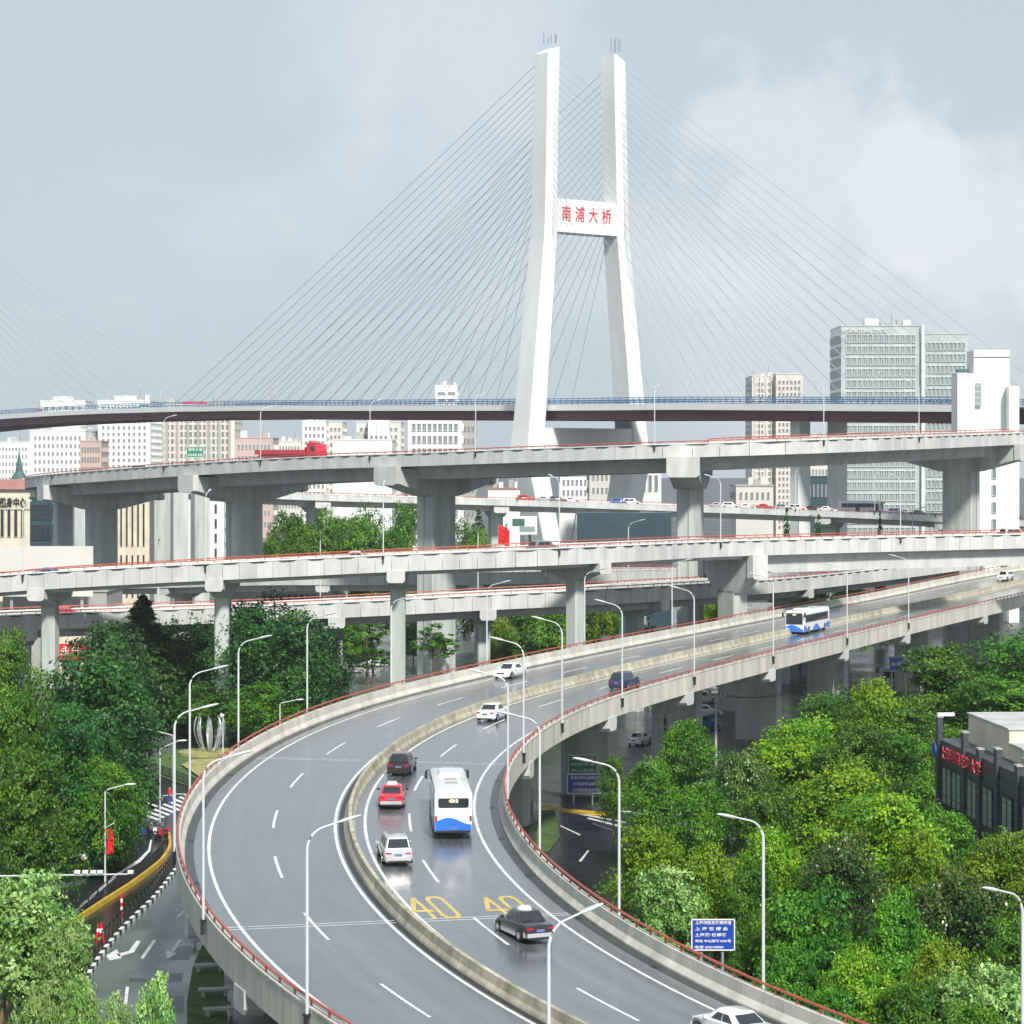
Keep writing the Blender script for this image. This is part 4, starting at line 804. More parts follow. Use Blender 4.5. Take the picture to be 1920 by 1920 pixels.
def bus(name, label, loc, rz, L=11.0, group=None, number='4818', roof_gear=True, wave=True, body=None, cat='bus'):
    t = thing(name, label, cat, loc, rz, group); f, h, z0, z1 = L/2, 1.25, .32, 3.0; P = body or P_WHITE
    def ring(x, kx=1.0, zt=z1): return [(x, -h*kx, z0), (x, h*kx, z0), (x, h*kx, zt-.4), (x, h*kx*.95, zt-.13), (x, h*kx*.8, zt), (x, -h*kx*.8, zt), (x, -h*kx*.95, zt-.13), (x, -h*kx, zt-.4)]
    mb = MB(); mb.hull([ring(-f, .95, z1-.18), ring(-f+.12, 1), ring(-f+.4, 1, z1+.02), ring(f-.4, 1, z1+.02), ring(f-.08, .99), ring(f, .94, z1-.2)]); mb.build('body', P, t, smooth=True)
    n = 6; g0, g1 = -f+.9, f-.75; wl = (g1-g0)/n
    for s in (-1, 1):
        for k in range(n):
            mb = MB(); mb.box((g0+wl*(k+.5), s*(h+.005), 1.95), (wl-.07, .03, .98)); mb.build('side_window', M['glass'], t)
        for x in (-f+2.4, f-2.3): wheel(t, x, s*(h-.13), .48, .3)
        mb = MB(); mb.hull([[(f+.1, s*(h+.12), 2.2), (f+.3, s*(h+.12), 2.2), (f+.3, s*(h+.3), 2.2), (f+.1, s*(h+.3), 2.2)], [(f+.1, s*(h+.12), 2.75), (f+.3, s*(h+.12), 2.75), (f+.3, s*(h+.3), 2.75), (f+.1, s*(h+.3), 2.75)]]); mb.tube([(f-.1, s*(h-.05), 2.85), (f+.2, s*(h+.2), 2.75)], .03, 5); mb.build('mirror', M['black'], t)
    for x in (f-1.1, -.4):
        mb = MB(); mb.box((x, -h-.02, 1.4), (1.0, .035, 1.9)); mb.build('door', M['glass'], t)
    mb = MB(); mb.hull([[(f+.01, y, z) for y, z in ((-1.1, 1.25), (1.1, 1.25), (1.06, 2.7), (-1.06, 2.7))], [(f-.1, y, z) for y, z in ((-1.15, 1.2), (1.15, 1.2), (1.1, 2.75), (-1.1, 2.75))]][::-1]); mb.build('windscreen', M['glass'], t)
    mb = MB(); mb.hull([[(-f-.015, y, z) for y, z in ((-1.0, 1.93), (-.9, 1.84), (.9, 1.84), (1.0, 1.93), (1.0, 2.4), (.96, 2.47), (-.96, 2.47), (-1.0, 2.4))], [(-f+.1, y, z) for y, z in ((-1.0, 1.93), (-.9, 1.84), (.9, 1.84), (1.0, 1.93), (1.0, 2.4), (.96, 2.47), (-.96, 2.47), (-1.0, 2.4))]]); mb.build('rear_window', M['glass'], t)
    LED = M.setdefault('led', mat('led_text', (0.7, 0.62, 0.35), 0.5, emit=((1.0, 0.85, 0.5), 0.7)))
    text('route_number', number, .3, LED, t, (-f-.035, 0, 2.28), (PI/2, 0, -PI/2), depth=.005, bold=0.012)
    text('route_number', number, .28, LED, t, (f+.03, 0, 2.5), (PI/2, 0, PI/2), depth=.005, bold=0.01)
    if wave:
        xs = np.linspace(-1, 1, 15)
        for sg, x in ((-1, -f), (1, f)):
            mb = MB()
            for a, b in zip(xs, xs[1:]):
                za, zb = (.98+.22*math.sin((q+.35)*2.5) for q in (a*-sg, b*-sg)); q = [(x+sg*.02, a*1.18, z0+.0), (x+sg*.02, b*1.18, z0), (x+sg*.02, b*1.18, zb), (x+sg*.02, a*1.18, za)]; mb.quad(q if sg > 0 else q[::-1])
            mb.build('blue_wave', BUSBLUE, t)
        for s in (-1, 1):
            mb = MB(); xs2 = np.linspace(-f+.05, f-.05, 40)
            for a, b in zip(xs2, xs2[1:]):
                za, zb = (max(.4, .70+.42*math.sin(q*1.15+1.2)) for q in (a, b)); q = [(a, s*(h+.012), z0), (b, s*(h+.012), z0), (b, s*(h+.012), zb), (a, s*(h+.012), za)]; mb.quad(q if s < 0 else q[::-1])
            mb.build('blue_wave', BUSBLUE, t)
    for s in (-1, 1):
        mb = MB(); mb.box((-f-.02, s*1.12, 1.15), (.05, .13, .34)); mb.build('tail_light', M['lampred'], t)
        mb = MB(); mb.box((f+.01, s*.98, .75), (.06, .3, .2)); mb.build('headlight', M['lampw'], t)
    mb = MB(); mb.box((-f-.03, 0, .52), (.03, .5, .16)); mb.build('licence_plate', M['plate'], t)
    mb = MB(); mb.box((-f-.02, 0, .3), (.14, 2.2, .14)); mb.build('rear_bumper', M['black'], t)
    if roof_gear:
        mb = MB(); mb.hull([[(1.2, -.8, z1), (4.2, -.8, z1), (4.2, .8, z1), (1.2, .8, z1)], [(1.35, -.65, z1+.2), (4.05, -.65, z1+.2), (4.05, .65, z1+.2), (1.35, .65, z1+.2)]]); mb.build('roof_unit', P, t)
        for x in (-1.0, -2.9):
            mb = MB(); mb.box((x, 0, z1+.06), (.75, .8, .1)); mb.build('roof_hatch', M['wall_g'], t)
        mb = MB(); mb.box((f-.9, 0, z1+.08), (.5, .9, .12)); mb.build('roof_vent', M['wall_g'], t)
    return t
def on_r1(px, py, away, fn, *a, doff=0.0, dt=0.0, drz=0.0, **k):
    t, o = R1.find(px, py); t += dt; o += doff; p = R1.pt(t, o, 0.01); h_ = R1.head(t); rz = h_+PI/2 if away else h_-PI/2
    return fn(*a, loc=p, rz=rz+drz, **k)
def CAR(name, label, kind, P, loc, rz, **k): return car(name, label, kind, P, loc, rz, **k)
on_r1(846, 1541, True, lambda loc, rz: bus('city_bus', 'white city bus with blue wave on its tail, driving away down the curve', loc, rz, 12.0))
on_r1(741, 1611, True, lambda loc, rz: car('minivan', 'silver minivan behind the white bus', 'mpv', P_SILVER, loc, rz, L=4.6, Wd=1.85, H=1.72, cat='car'))
on_r1(982, 1756, True, lambda loc, rz: car('taxi', 'black and silver taxi with white roof sign beside the yellow road numbers', 'sedan', P_BLACK, loc, rz, P2=P_SILVER, taxi=True, L=4.6), drz=0.08)
on_r1(733, 1507, True, lambda loc, rz: car('taxi', 'red taxi with silver bumper and white roof sign near the concrete median', 'sedan', P_RED, loc, rz, P2=P_SILVER, taxi=True, L=4.5))
on_r1(755, 1450, True, lambda loc, rz: car('estate_car', 'dark plum hatchback between the red taxi and the median', 'suv', P_PLUM, loc, rz, L=4.3, H=1.55))
on_r1(926, 1348, True, lambda loc, rz: car('sedan', 'white saloon driving away close to the median, past the dark hatchback', 'sedan', P_WHITE, loc, rz, L=4.6))
on_r1(1172, 1290, True, lambda loc, rz: car('off_roader', 'dark navy off-roader beside the right parapet', 'suv', P_NAVY, loc, rz, L=4.5, H=1.65))
on_r1(957, 1270, False, lambda loc, rz: car('sedan', 'white saloon coming towards the viewer on the left carriageway', 'sedan', P_WHITE, loc, rz, L=4.7))
on_r1(1884, 1088, False, lambda loc, rz: car('compact_car', 'small white car coming down the far end of the curved flyover', 'mpv', P_WHITE, loc, rz, L=4.4, H=1.6))
on_r1(1515, 1184, False, lambda loc, rz: bus('city_bus', 'white and blue city bus facing left on the far stretch of the curved flyover', loc, rz, 12.0, number='818'))
on_r1(1376, 1945, True, lambda loc, rz: car('coupe', 'glossy white saloon in the bottom right beside the right parapet', 'sedan', P_WHITE, loc, rz, L=4.9, H=1.42, Wd=1.88))
# red car transporter on the highest flyover
def px_on(path, x, off, tmin=90):
    ts = np.arange(tmin, path.L, 0.5); t = float(min(ts, key=lambda q: abs(960+FPX*path.pt(q, off)[0]/path.pt(q, off)[1]-x))); return t
t = px_on(RU, 594, -6); p = RU.pt(t, -6); tk = thing('lorry', 'red flatbed lorry on the highest flyover, left of the tower', 'lorry', p, RU.head(t)+PI/2)
mb = MB(); mb.hull([[(-1.2, y, z) for y, z in ((-1.2, .6), (1.2, .6), (1.2, 3.5), (-1.2, 3.5))], [(.9, y, z) for y, z in ((-1.2, .6), (1.2, .6), (1.2, 3.3), (-1.2, 3.3))], [(1.25, y, z) for y, z in ((-1.15, .6), (1.15, .6), (1.1, 2.1), (-1.1, 2.1))]]); mb.build('cab', P_RED, tk)
mb = MB(); mb.hull([[(1.27, -1.0, 2.0), (1.27, 1.0, 2.0), (.98, 1.0, 3.0), (.98, -1.0, 3.0)], [(1.2, -1.0, 2.0), (1.2, 1.0, 2.0), (.9, 1.0, 3.0), (.9, -1.0, 3.0)]]); mb.build('windscreen', M['glass'], tk)
for s in (-1, 1): mb = MB(); mb.box((.25, s*1.21, 2.5), (.9, .03, .7)); mb.build('side_window', M['glass'], tk)
mb = MB(); mb.hull([[(-1.1, y, z) for y, z in ((-.9, 3.5), (.9, 3.5), (.8, 3.9), (-.8, 3.9))], [(.3, y, z) for y, z in ((-.9, 3.4), (.9, 3.4), (.8, 3.5), (-.8, 3.5))]]); mb.build('roof_deflector', P_RED, tk)
mb = MB(); mb.box((-7.9, 0, 2.0), (12.6, 2.45, .75)); mb.box((-7.9, 0, 1.35), (12.4, .9, .6)); mb.build('flatbed', P_RED, tk)
mb = MB(); mb.box((-1.75, 0, 2.3), (.12, 2.3, 1.0)); mb.build('headboard', P_RED, tk)
for x in (.3, -3.0, -4.2, -11.5, -12.7):
    for s in (-1, 1): wheel(tk, x, s*1.08, .5, .3)
# traffic on the other flyovers: simple small cars whose roofs show over the parapets
random.seed(11); CARS = [('white', P_WHITE), ('silver', P_SILVER), ('black', P_BLACK), ('red', P_RED), ('dark grey', P_GREY), ('dark blue', P_BLUE)]
protos = {}
def traffic(path, x, off, col, kind, label, group, tmin=0, away=False):
    t = px_on(path, x, off, tmin); p = path.pt(t, off, 0.01); rz = path.head(t)+(PI/2 if not away else -PI/2); key = (col, kind)
    if key not in protos:
        protos[key] = car('car', label, kind, dict(CARS)[col], p, rz, L=4.6, H=1.7 if kind != 'sedan' else 1.47, group=group); return protos[key]
    return copy_tree(protos[key], p, rz, label, group)
fx = [(985, 'red', 'suv'), (1022, 'silver', 'sedan'), (1047, 'dark grey', 'suv'), (1072, 'white', 'sedan'), (1160, 'dark blue', 'suv'), (1185, 'white', 'mpv'), (1345, 'silver', 'sedan'), (1372, 'white', 'suv'), (1400, 'white', 'sedan'), (1434, 'red', 'sedan'), (1470, 'silver', 'suv'), (1497, 'white', 'mpv'), (1525, 'black', 'sedan'), (1552, 'white', 'sedan'), (1680, 'silver', 'mpv'), (1702, 'white', 'sedan'), (1722, 'dark grey', 'sedan'), (1850, 'black', 'suv'), (1880, 'dark grey', 'mpv'), (1905, 'black', 'sedan')]
for i, (x, c, k) in enumerate(fx):
    near_ = 'left of the wide pier' if x < 1260 else ('right of the wide pier' if x < 1560 else ('right of the bus' if x < 1800 else 'at the right edge'))
    ordn = ORD[sum(1 for q in fx[:i] if (q[0] < 1260) == (x < 1260) and (q[0] < 1560) == (x < 1560) and (q[0] < 1800) == (x < 1800))]
    traffic(RF, x, -7 if i % 3 else -3.5, c, k, '%s %s in the jam on the far flyover, %s %s' % (c, {'suv': 'off-roader', 'sedan': 'saloon', 'mpv': 'people carrier'}[k], ordn, near_), 'cars queueing on the far flyover')
t = px_on(RF, 1615, -5, 0); bus('coach', 'dark coach with pale roof in the jam on the far flyover', RF.pt(t, -5, .01), RF.head(t)+PI/2, 10.5, number='', wave=False, body=P_GREY, roof_gear=False)
traffic(R2, 660, 1.5, 'silver', 'sedan', 'silver saloon on the middle flyover between two lamp posts', 'cars on the middle flyover', away=True)
traffic(R2, 98, 1.5, 'dark blue', 'sedan', 'dark saloon at the left end of the middle flyover', 'cars on the middle flyover')
traffic(R2, 1020, 1.5, 'dark grey', 'suv', 'dark grey off-roader on the middle flyover near the tower foot', 'cars on the middle flyover')
traffic(R3, 125, 1.5, 'red', 'sedan', 'red saloon at the left end of the lower ramp', 'cars on the lower ramp')
traffic(RU, 262, -7, 'black', 'mpv', 'black people carrier on the highest flyover, left one', 'cars on the highest flyover', 150)
traffic(RU, 362, -7, 'black', 'suv', 'black off-roader on the highest flyover left of the lorry', 'cars on the highest flyover', 150)
traffic(R2, 1900, 0.5, 'silver', 'mpv', 'silver people carrier at the right end of the middle flyover', 'cars on the middle flyover')
# parked vehicles under the flyover
def parked(x, y, rz, col, kind, label):
    key = (col, kind); p = (*gnd(x, y)[:2], 0.01)
    if key not in protos: protos[key] = car('car', label, kind, dict(CARS)[col], p, rz, L=4.6, H=1.7 if kind != 'sedan' else 1.47, group='parked cars below the flyover'); return
    copy_tree(protos[key], p, rz, label, 'parked cars below the flyover')
for a in [(1318, 1318, .1, 'white', 'mpv', 'white people carrier parked beneath the flyover, first in the row'), (1322, 1342, .1, 'white', 'sedan', 'white saloon parked beneath the flyover, second in the row'), (1318, 1366, .15, 'dark blue', 'suv', 'dark blue off-roader parked beneath the flyover by the pale pole'), (1345, 1302, .1, 'silver', 'mpv', 'silver people carrier parked deepest beneath the flyover'),
          (1200, 1395, 1.2, 'white', 'sedan', 'white saloon parked behind the dark pier beside the green sign'), (700, 1250, .2, 'white', 'mpv', 'white people carrier parked left of the slim pier beyond the red rail'), (660, 1262, .2, 'silver', 'sedan', 'silver saloon parked beyond the red rail beside the dark trees')]: parked(*a)
bus('city_bus', 'white minibus with a round blue badge under the right flyover', (*gnd(1700, 1290)[:2], 0), 2.6, 8.0, number='', wave=True, roof_gear=False)

# ------------------------------------------------------------------ buildings
WIN = {}
def win_mesh(w_, h_, dp, glass, frame, bars):
    key = (w_, h_, glass, frame, bars)
    if key in WIN: return WIN[key]
    mb = MB(); f = min(w_, h_)*0.1
    mb.quad([(-w_/2, -0.02, -h_/2), (w_/2, -0.02, -h_/2), (w_/2, -0.02, h_/2), (-w_/2, -0.02, h_/2)], 0)
    for x0, x1, z0, z1 in ((-w_/2-f, w_/2+f, -h_/2-f, -h_/2), (-w_/2-f, w_/2+f, h_/2, h_/2+f), (-w_/2-f, -w_/2, -h_/2, h_/2), (w_/2, w_/2+f, -h_/2, h_/2))+tuple((-w_/2+w_*(b+1)/(bars+1)-f/3, -w_/2+w_*(b+1)/(bars+1)+f/3, -h_/2, h_/2) for b in range(bars)):
        mb.box(((x0+x1)/2, -dp/2-0.01, (z0+z1)/2), (x1-x0, dp, z1-z0), mi=1)
    me = bpy.data.meshes.new('window'); me.from_pydata(mb.v, [], mb.f); me.materials.append(M[glass]); me.materials.append(M[frame]); me.polygons.foreach_set('material_index', mb.m); WIN[key] = me; return me
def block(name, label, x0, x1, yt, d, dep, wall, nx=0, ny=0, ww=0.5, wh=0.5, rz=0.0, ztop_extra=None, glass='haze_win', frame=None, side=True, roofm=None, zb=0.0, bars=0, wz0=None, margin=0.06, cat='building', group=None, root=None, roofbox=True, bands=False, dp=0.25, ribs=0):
    """a building whose front spans x0..x1 on the photograph at distance d and whose top is at yt; windows are separate objects"""
    a = at(x0, yt, d); b = at(x1, yt, d); Wd = b[0]-a[0]; H = a[2]-zb; cx = (a[0]+b[0])/2
    t = root or thing(name, label, cat, (cx, d, zb), rz, group)
    ox, oz = (cx-t.location[0], zb-t.location[2]) if root else (0, 0); oy = d-t.location[1] if root else 0
    mb = MB(); mb.box((ox, oy+dep/2, oz+H/2), (Wd, dep, H)); mb.build('wall', M[wall], t)
    if roofbox: mb = MB(); mb.box((ox, oy+dep/2, oz+H+0.25), (Wd+.4, dep+.4, .5)); mb.build('parapet', M[roofm or wall], t)
    frame = frame or wall
    if roofbox and not root and H > 20 and name not in ('hall', 'concrete_tower'):
        rg = random.Random(int(x0*7+yt)); 
        for q in range(4):
            rw, rh = rg.uniform(.06, .18)*Wd, rg.uniform(1.2, 3.0); mb = MB(); mb.box((ox+rg.uniform(-.38, .38)*Wd, oy+dep*rg.uniform(.2, .6), oz+H+.5+rh/2), (rw, rw*.8, rh)); mb.build('roof_plant', M[frame if q % 2 else 'wall_g'], t)
        mb = MB(); mb.tube([(ox+Wd*.2, oy+dep*.4, oz+H), (ox+Wd*.2, oy+dep*.4, oz+H+6)], .1, 4); mb.build('mast', M['cable'], t)
    if nx and ny:
        w0 = wz0 if wz0 is not None else H*0.04; cw = Wd*(1-2*margin)/nx; chh = (H-w0)*0.97/ny; me = win_mesh(round(cw*ww, 2), round(chh*wh, 2), dp, glass, frame, bars)
        cnt = 0
        for j in range(ny):
            for i in range(nx):
                zc = w0+chh*(ny-j-0.5)
                if zb+zc < 6 or cnt >= 300: continue
                link('window', me, t, (ox-Wd/2+Wd*margin+cw*(i+.5), oy-0.03, oz+zc)); cnt += 1
        if side and dep*abs(1) > 8:
            ns = max(2, int(dep/cw*0.6)); cs = dep*0.9/ns; sgn = 1 if (a[0]+b[0])/2 < 0 else -1
            for j in range(ny):
                for i in range(ns):
                    zc = w0+chh*(ny-j-0.5)
                    if zb+zc < 6 or cnt >= 300: continue
                    o = link('window', me, t, (ox+sgn*(Wd/2+0.03), oy+dep*0.05+cs*(i+.5), oz+zc), rz=sgn*PI/2); cnt += 1
    for k in range(ribs):
        mb = MB(); mb.box((ox-Wd/2+Wd*(k+.5)/ribs, oy-0.3, oz+H/2), (Wd/ribs*0.22, .6, H)); mb.build('rib', M[frame], t)
    return t
Gf = 'white and beige tower blocks on the far skyline'
block('apartment_block', 'low white slab block at the far left edge of the skyline', -40, 58, 830, 1150, 30, 'wall_w', 14, 12, .4, .4)
a = block('apartment_block', 'white tower block with stepped top standing second from the left on the skyline', 56, 160, 808, 1100, 35, 'wall_w', 11, 13, .42, .42)
block('', '', 84, 150, 800, 1112, 20, 'wall_w', 8, 2, .5, .3, root=a)
a = block('apartment_block', 'white block whose flat top shows above the bridge behind the second tower', 76, 160, 752, 1350, 25, 'wall_w', 6, 18, .5, .35); block('', '', 100, 130, 745, 1352, 12, 'wall_w', root=a)
a = block('apartment_block', 'tall white block with columns of dark windows left of the beige slab', 183, 282, 752, 1120, 40, 'wall_w', 9, 20, .4, .45); block('', '', 215, 256, 744, 1125, 14, 'wall_w2', 4, 1, .6, .5, root=a)
block('apartment_block', 'small pinkish block squeezed between two white tower blocks', 150, 190, 828, 1000, 18, 'wall_p', 7, 10, .5, .45)
a = block('office_block', 'wide beige grey slab with vertical ribs and a red roof sign', 284, 440, 760, 1180, 35, 'wall_b', 16, 17, .5, .55, ribs=8, frame='wall_g')
mb = MB(); p0 = at(318, 751, 1180); mb.box((0, 8, a.location[2]+EYE-(751-HOR)/FPX*1180-1.2), (12, .5, 2.0)); mb.build('roof_sign', M['flag'], a)
block('apartment_block', 'reddish stepped block right of the beige slab, behind the lorry bed', 440, 512, 822, 1050, 25, 'wall_p', 9, 9, .5, .4, frame='wall_w')
block('', '', 452, 480, 808, 1056, 12, 'wall_p', 4, 2, .5, .5, root=bpy.data.objects['apartment_block.005'] if 'apartment_block.005' in bpy.data.objects else None, label=None) if False else None
block('apartment_block', 'pale distant block left of the lorry cab', 520, 565, 828, 1500, 25, 'wall_w2', 7, 9, .5, .4)
a = block('apartment_block', 'white block with dark paired windows behind the lorry', 567, 612, 790, 1150, 30, 'wall_w', 5, 15, .5, .45); block('', '', 608, 642, 792, 1165, 30, 'wall_b', 4, 14, .5, .4, root=a)
a = block('apartment_block', 'cream block with stepped roof in the middle of the skyline', 668, 752, 792, 1200, 30, 'wall_w2', 8, 14, .5, .4); block('', '', 690, 730, 785, 1190, 12, 'wall_w', 4, 2, .5, .5, root=a)
block('warehouse', 'low white flat-roofed hall in front of the cream block', 625, 735, 826, 900, 30, 'wall_w', 6, 3, .3, .2)
a = block('apartment_block', 'white gridded block with large dark windows left of the bridge tower', 765, 866, 782, 980, 25, 'wall_w', 9, 10, .62, .55, bars=1, dp=.5); block('', '', 866, 892, 786, 990, 25, 'wall_g', 3, 10, .5, .4, root=a)
block('office_block', 'small white tower with a cut-out top rising over the bridge railing', 816, 858, 724, 1250, 20, 'wall_w', 2, 20, .7, .4, wz0=5)
a = block('office_block', 'beige tower block with striped sides left of the glass office building', 1410, 1462, 706, 1080, 30, 'wall_b', 7, 26, .5, .5, ribs=5); block('', '', 1455, 1505, 702, 1075, 28, 'wall_b', 6, 26, .5, .5, root=a)
block('apartment_block', 'low pale blocks right of the beige tower block', 1505, 1575, 818, 1500, 30, 'wall_w2', 10, 6, .5, .4)
a = block('glass_office_building', 'large grey-green glass office building with white frame and roof lettering', 1577, 1726, 612, 900, 30, 'curtain', 13, 19, .72, .62, glass='winpale', frame='mullion', dp=.5, bars=1)
block('', '', 1732, 1815, 627, 915, 30, 'curtain', 9, 18, .70, .62, glass='winpale', frame='mullion', root=a, dp=.5)
text('roof_lettering', 'INTERNATIONAL CENTRE', 2.4, M['mullion'], a, (-6, -.8, EYE-(620-HOR)/FPX*900), (PI/2, 0, 0), depth=.1, fit=17)
mb = MB(); mb.box((at(1729, 0, 900)[0]-a.location[0], -1.2, 44), (1.0, 1.5, 86)); mb.build('corner_fin', M['mullion'], a)
# lift tower at the bridge head
a = block('lift_tower', 'tall white lift tower at the right end of the cable bridge', 1826, 1893, 656, 520, 8, 'tower', 0, 0, roofbox=False)
for x0, x1, yt, dd, nm in ((1796, 1828, 700, 515, 'stair_wing'), (1893, 1912, 724, 516, 'stair_wing')):
    q0, q1 = at(x0, yt, dd), at(x1, yt, dd); mb = MB(); mb.box(((q0[0]+q1[0])/2-a.location[0], dd-520+4, q0[2]/2), (q1[0]-q0[0], 7, q0[2])); mb.build(nm, M['tower'], a)
q = at(1833, 740, 519); mb = MB(); mb.box((q[0]-a.location[0], -.5, q[2]), (1.8, .6, 5.0)); wq = mb.build('window', M['winpale'], a)
for k in range(4): mb = MB(); mb.box((q[0]-a.location[0], -.85, q[2]-2+k*1.3), (1.8, .1, .12)); mb.build('glazing_bar', M['mullion'], a)
mb = MB(); mb.box((0, -.1, EYE-(669-HOR)/FPX*520), (8.0, .3, .18)); mb.build('string_course', M['wall_g'], a)
mb = MB(); mb.box((at(1812, 0, 515)[0]-a.location[0], -1, EYE-(697-HOR)/FPX*515+.4), (2.6, 2, .6)); mb.build('roof_box', M['roof_g'], a)
block('concrete_tower', 'white service tower continuing below the flyover at the right edge', 1832, 1895, 868, 505, 10, 'tower', 1, 4, .12, .6, zb=19.0)
# buildings seen between the decks
a = block('sports_centre', 'cream columned building with a dark Chinese sign at the left edge', -60, 56, 918, 600, 25, 'cream', 8, 2, .45, .75, glass='glass', wz0=2, frame='cream', ribs=0)
mb = MB(); mb.box((0, -.15, EYE-(943-HOR)/FPX*600), (15.6, .4, 3.2)); mb.build('sign_band', M['cream'], a)
text('sign_text', '健身中心', 2.1, M['black'], a, (at(25, 0, 600)[0]-a.location[0], -.55, EYE-(943-HOR)/FPX*600), (PI/2, 0, 0), depth=.15, fit=6.7, bold=.05, sy=1.15)
mb = MB(); mb.hull([[(-9, -1, 28), (9, -1, 28), (9, 8, 28), (-9, 8, 28)], [(-7, 2, 30.5), (6, 2, 30.5), (6, 5, 30.5), (-7, 5, 30.5)]]); mb.build('roof', M['roof_r'], a)
a = thing('church_spire', 'small dark green pointed spire behind the cream columned building', 'spire', (at(36, 0, 640)[0], 640, 0)); mb = MB(); mb.box((0, 0, 15), (4.4, 4.4, 30)); mb.build('wall', M['wall_p'], a)
mb = MB(); mb.hull([[(2.6*math.cos(q), 2.6*math.sin(q), 30) for q in np.linspace(0, 2*PI, 8, endpoint=False)], [(1.0*math.cos(q), 1.0*math.sin(q), 32.5) for q in np.linspace(0, 2*PI, 8, endpoint=False)], [(.05*math.cos(q), .05*math.sin(q), 38) for q in np.linspace(0, 2*PI, 8, endpoint=False)]]); mb.build('roof', M['roof_g'], a)
block('hall', 'cream building with tall dark slot windows behind the left piers', 196, 280, 930, 580, 25, 'cream', 7, 2, .3, .82, glass='glass', wz0=1, frame='cream')
block('office_block', 'dark blue glazed building behind the leftmost pier', 56, 98, 935, 570, 15, 'slate', 4, 5, .8, .7, glass='glass', frame='slate')
block('office_block', 'white building with narrow dark windows behind the left piers', 280, 420, 935, 640, 20, 'wall_w', 9, 6, .3, .6, glass='glass')
sg_ = thing('hoarding', 'long blank white hoarding beyond the middle flyover at the left edge', 'hoarding', (at(60, 0, 340)[0], 340, 0)); q0, q1 = at(-60, 1024, 340), at(175, 1026, 340)
mb = MB(); mb.box(((q0[0]+q1[0])/2-sg_.location[0], 0, (q0[2]+15.0)/2), (q1[0]-q0[0], .5, q0[2]-15.0)); mb.build('board', M['wall_w2'], sg_)
mb = MB(); [mb.box((x, .6, 8), (.4, .4, 16)) for x in (-8, -3, 2, 7)]; mb.build('frame', M['steel'], sg_)
block('shop', 'low beige shop with a red fascia behind the leftmost slim pier', 95, 160, 1172, 330, 10, 'cream', 0, 0)
s_ = bpy.data.objects['shop']; mb = MB(); mb.box((0, -.3, EYE-(1222-HOR)/FPX*330), (4.9, .3, 2.2)); mb.build('fascia_sign', M['flag'], s_)
text('sign_text', '永安', 1.5, M['white'], s_, (0.5, -.5, EYE-(1222-HOR)/FPX*330), (PI/2, 0, 0), depth=.03)
block('hall', 'low grey hall with small dark windows behind the left piers', 5, 200, 1110, 345, 14, 'wall_g', 10, 2, .5, .4)
block('hall', 'low shaded building behind the back ramp in the middle', 480, 640, 1096, 430, 14, 'wall_g', 12, 2, .6, .5, glass='glass')
block('apartment_block', 'white low block with rows of small windows beside the tower foot', 1050, 1105, 893, 800, 20, 'wall_w', 6, 3, .45, .5, wz0=20)
block('office_block', 'pale building with blank end wall behind the far flyover', 1105, 1170, 880, 760, 20, 'wall_w2', 7, 3, .4, .4, wz0=20)
block('house', 'white house with small dark windows just left of the wide pier', 1175, 1240, 880, 720, 15, 'wall_w', 5, 1, .5, .6, wz0=25)
block('office_block', 'cream building with a grey roof behind the far flyover, right of the wide pier', 1380, 1450, 912, 700, 18, 'wall_w2', 6, 2, .35, .4, wz0=18, roofm='wall_g')
block('hall', 'blue-grey glazed hall below the glass office building', 1495, 1580, 895, 820, 18, 'slate', 10, 2, .7, .6, wz0=14, frame='slate')
block('house', 'white house with red-brown roof left of the conifer behind the middle flyover', 915, 975, 918, 640, 15, 'wall_w', 6, 4, .4, .4, roofm='roof_r')
a = thing('glass_shed', 'dark slate-coloured building with a steep sloping gable beside the tower foot', 'building', (at(1170, 0, 480)[0], 480, 0)); zt = at(0, 962, 480)[2]
x0, x1, xg = (at(v, 0, 480)[0]-a.location[0] for v in (1068, 1260, 1082)); mb = MB(); mb.hull([[(x0, 0, 0), (x0, 12, 0), (x0, 6, 12)], [(x0-.2, 0, 14.5), (x0-.2, 12, 14.5), (x0-.2, 6, 15)], [(xg, 2, zt), (xg, 10, zt), (xg, 6, zt)]]); mb.build('gable', M['black'], a)
mb = MB(); mb.hull([[(x0+.8, 0, 0), (x1, 0, 0), (x1, 12, 0), (x0+.8, 12, 0)], [(xg+.2, 2.5, zt), (x1, 2.5, zt), (x1, 9, zt), (xg+.2, 9, zt)]]); mb.build('glass_roof', M['slate'], a)
a = thing('advertising_board', 'billboard with green and white picture beside the red flag', 'billboard', (at(980, 0, 470)[0], 470, 0)); z = at(0, 985, 470)[2]
mb = MB(); mb.box((0, 0, z), (5.6, .4, 3.6)); mb.build('board', M['wall_w'], a); mb = MB(); mb.box((-.8, -.25, z+.6), (2.4, .06, 1.4)); mb.build('picture', M['roof_g'], a); mb = MB(); mb.box((.9, -.25, z-.7), (3.0, .06, 1.0)); mb.build('picture', M['winpale'], a)
mb = MB(); mb.box((1.4, .1, z/2-1), (.5, .5, z-1)); mb.build('post', M['black'], a)
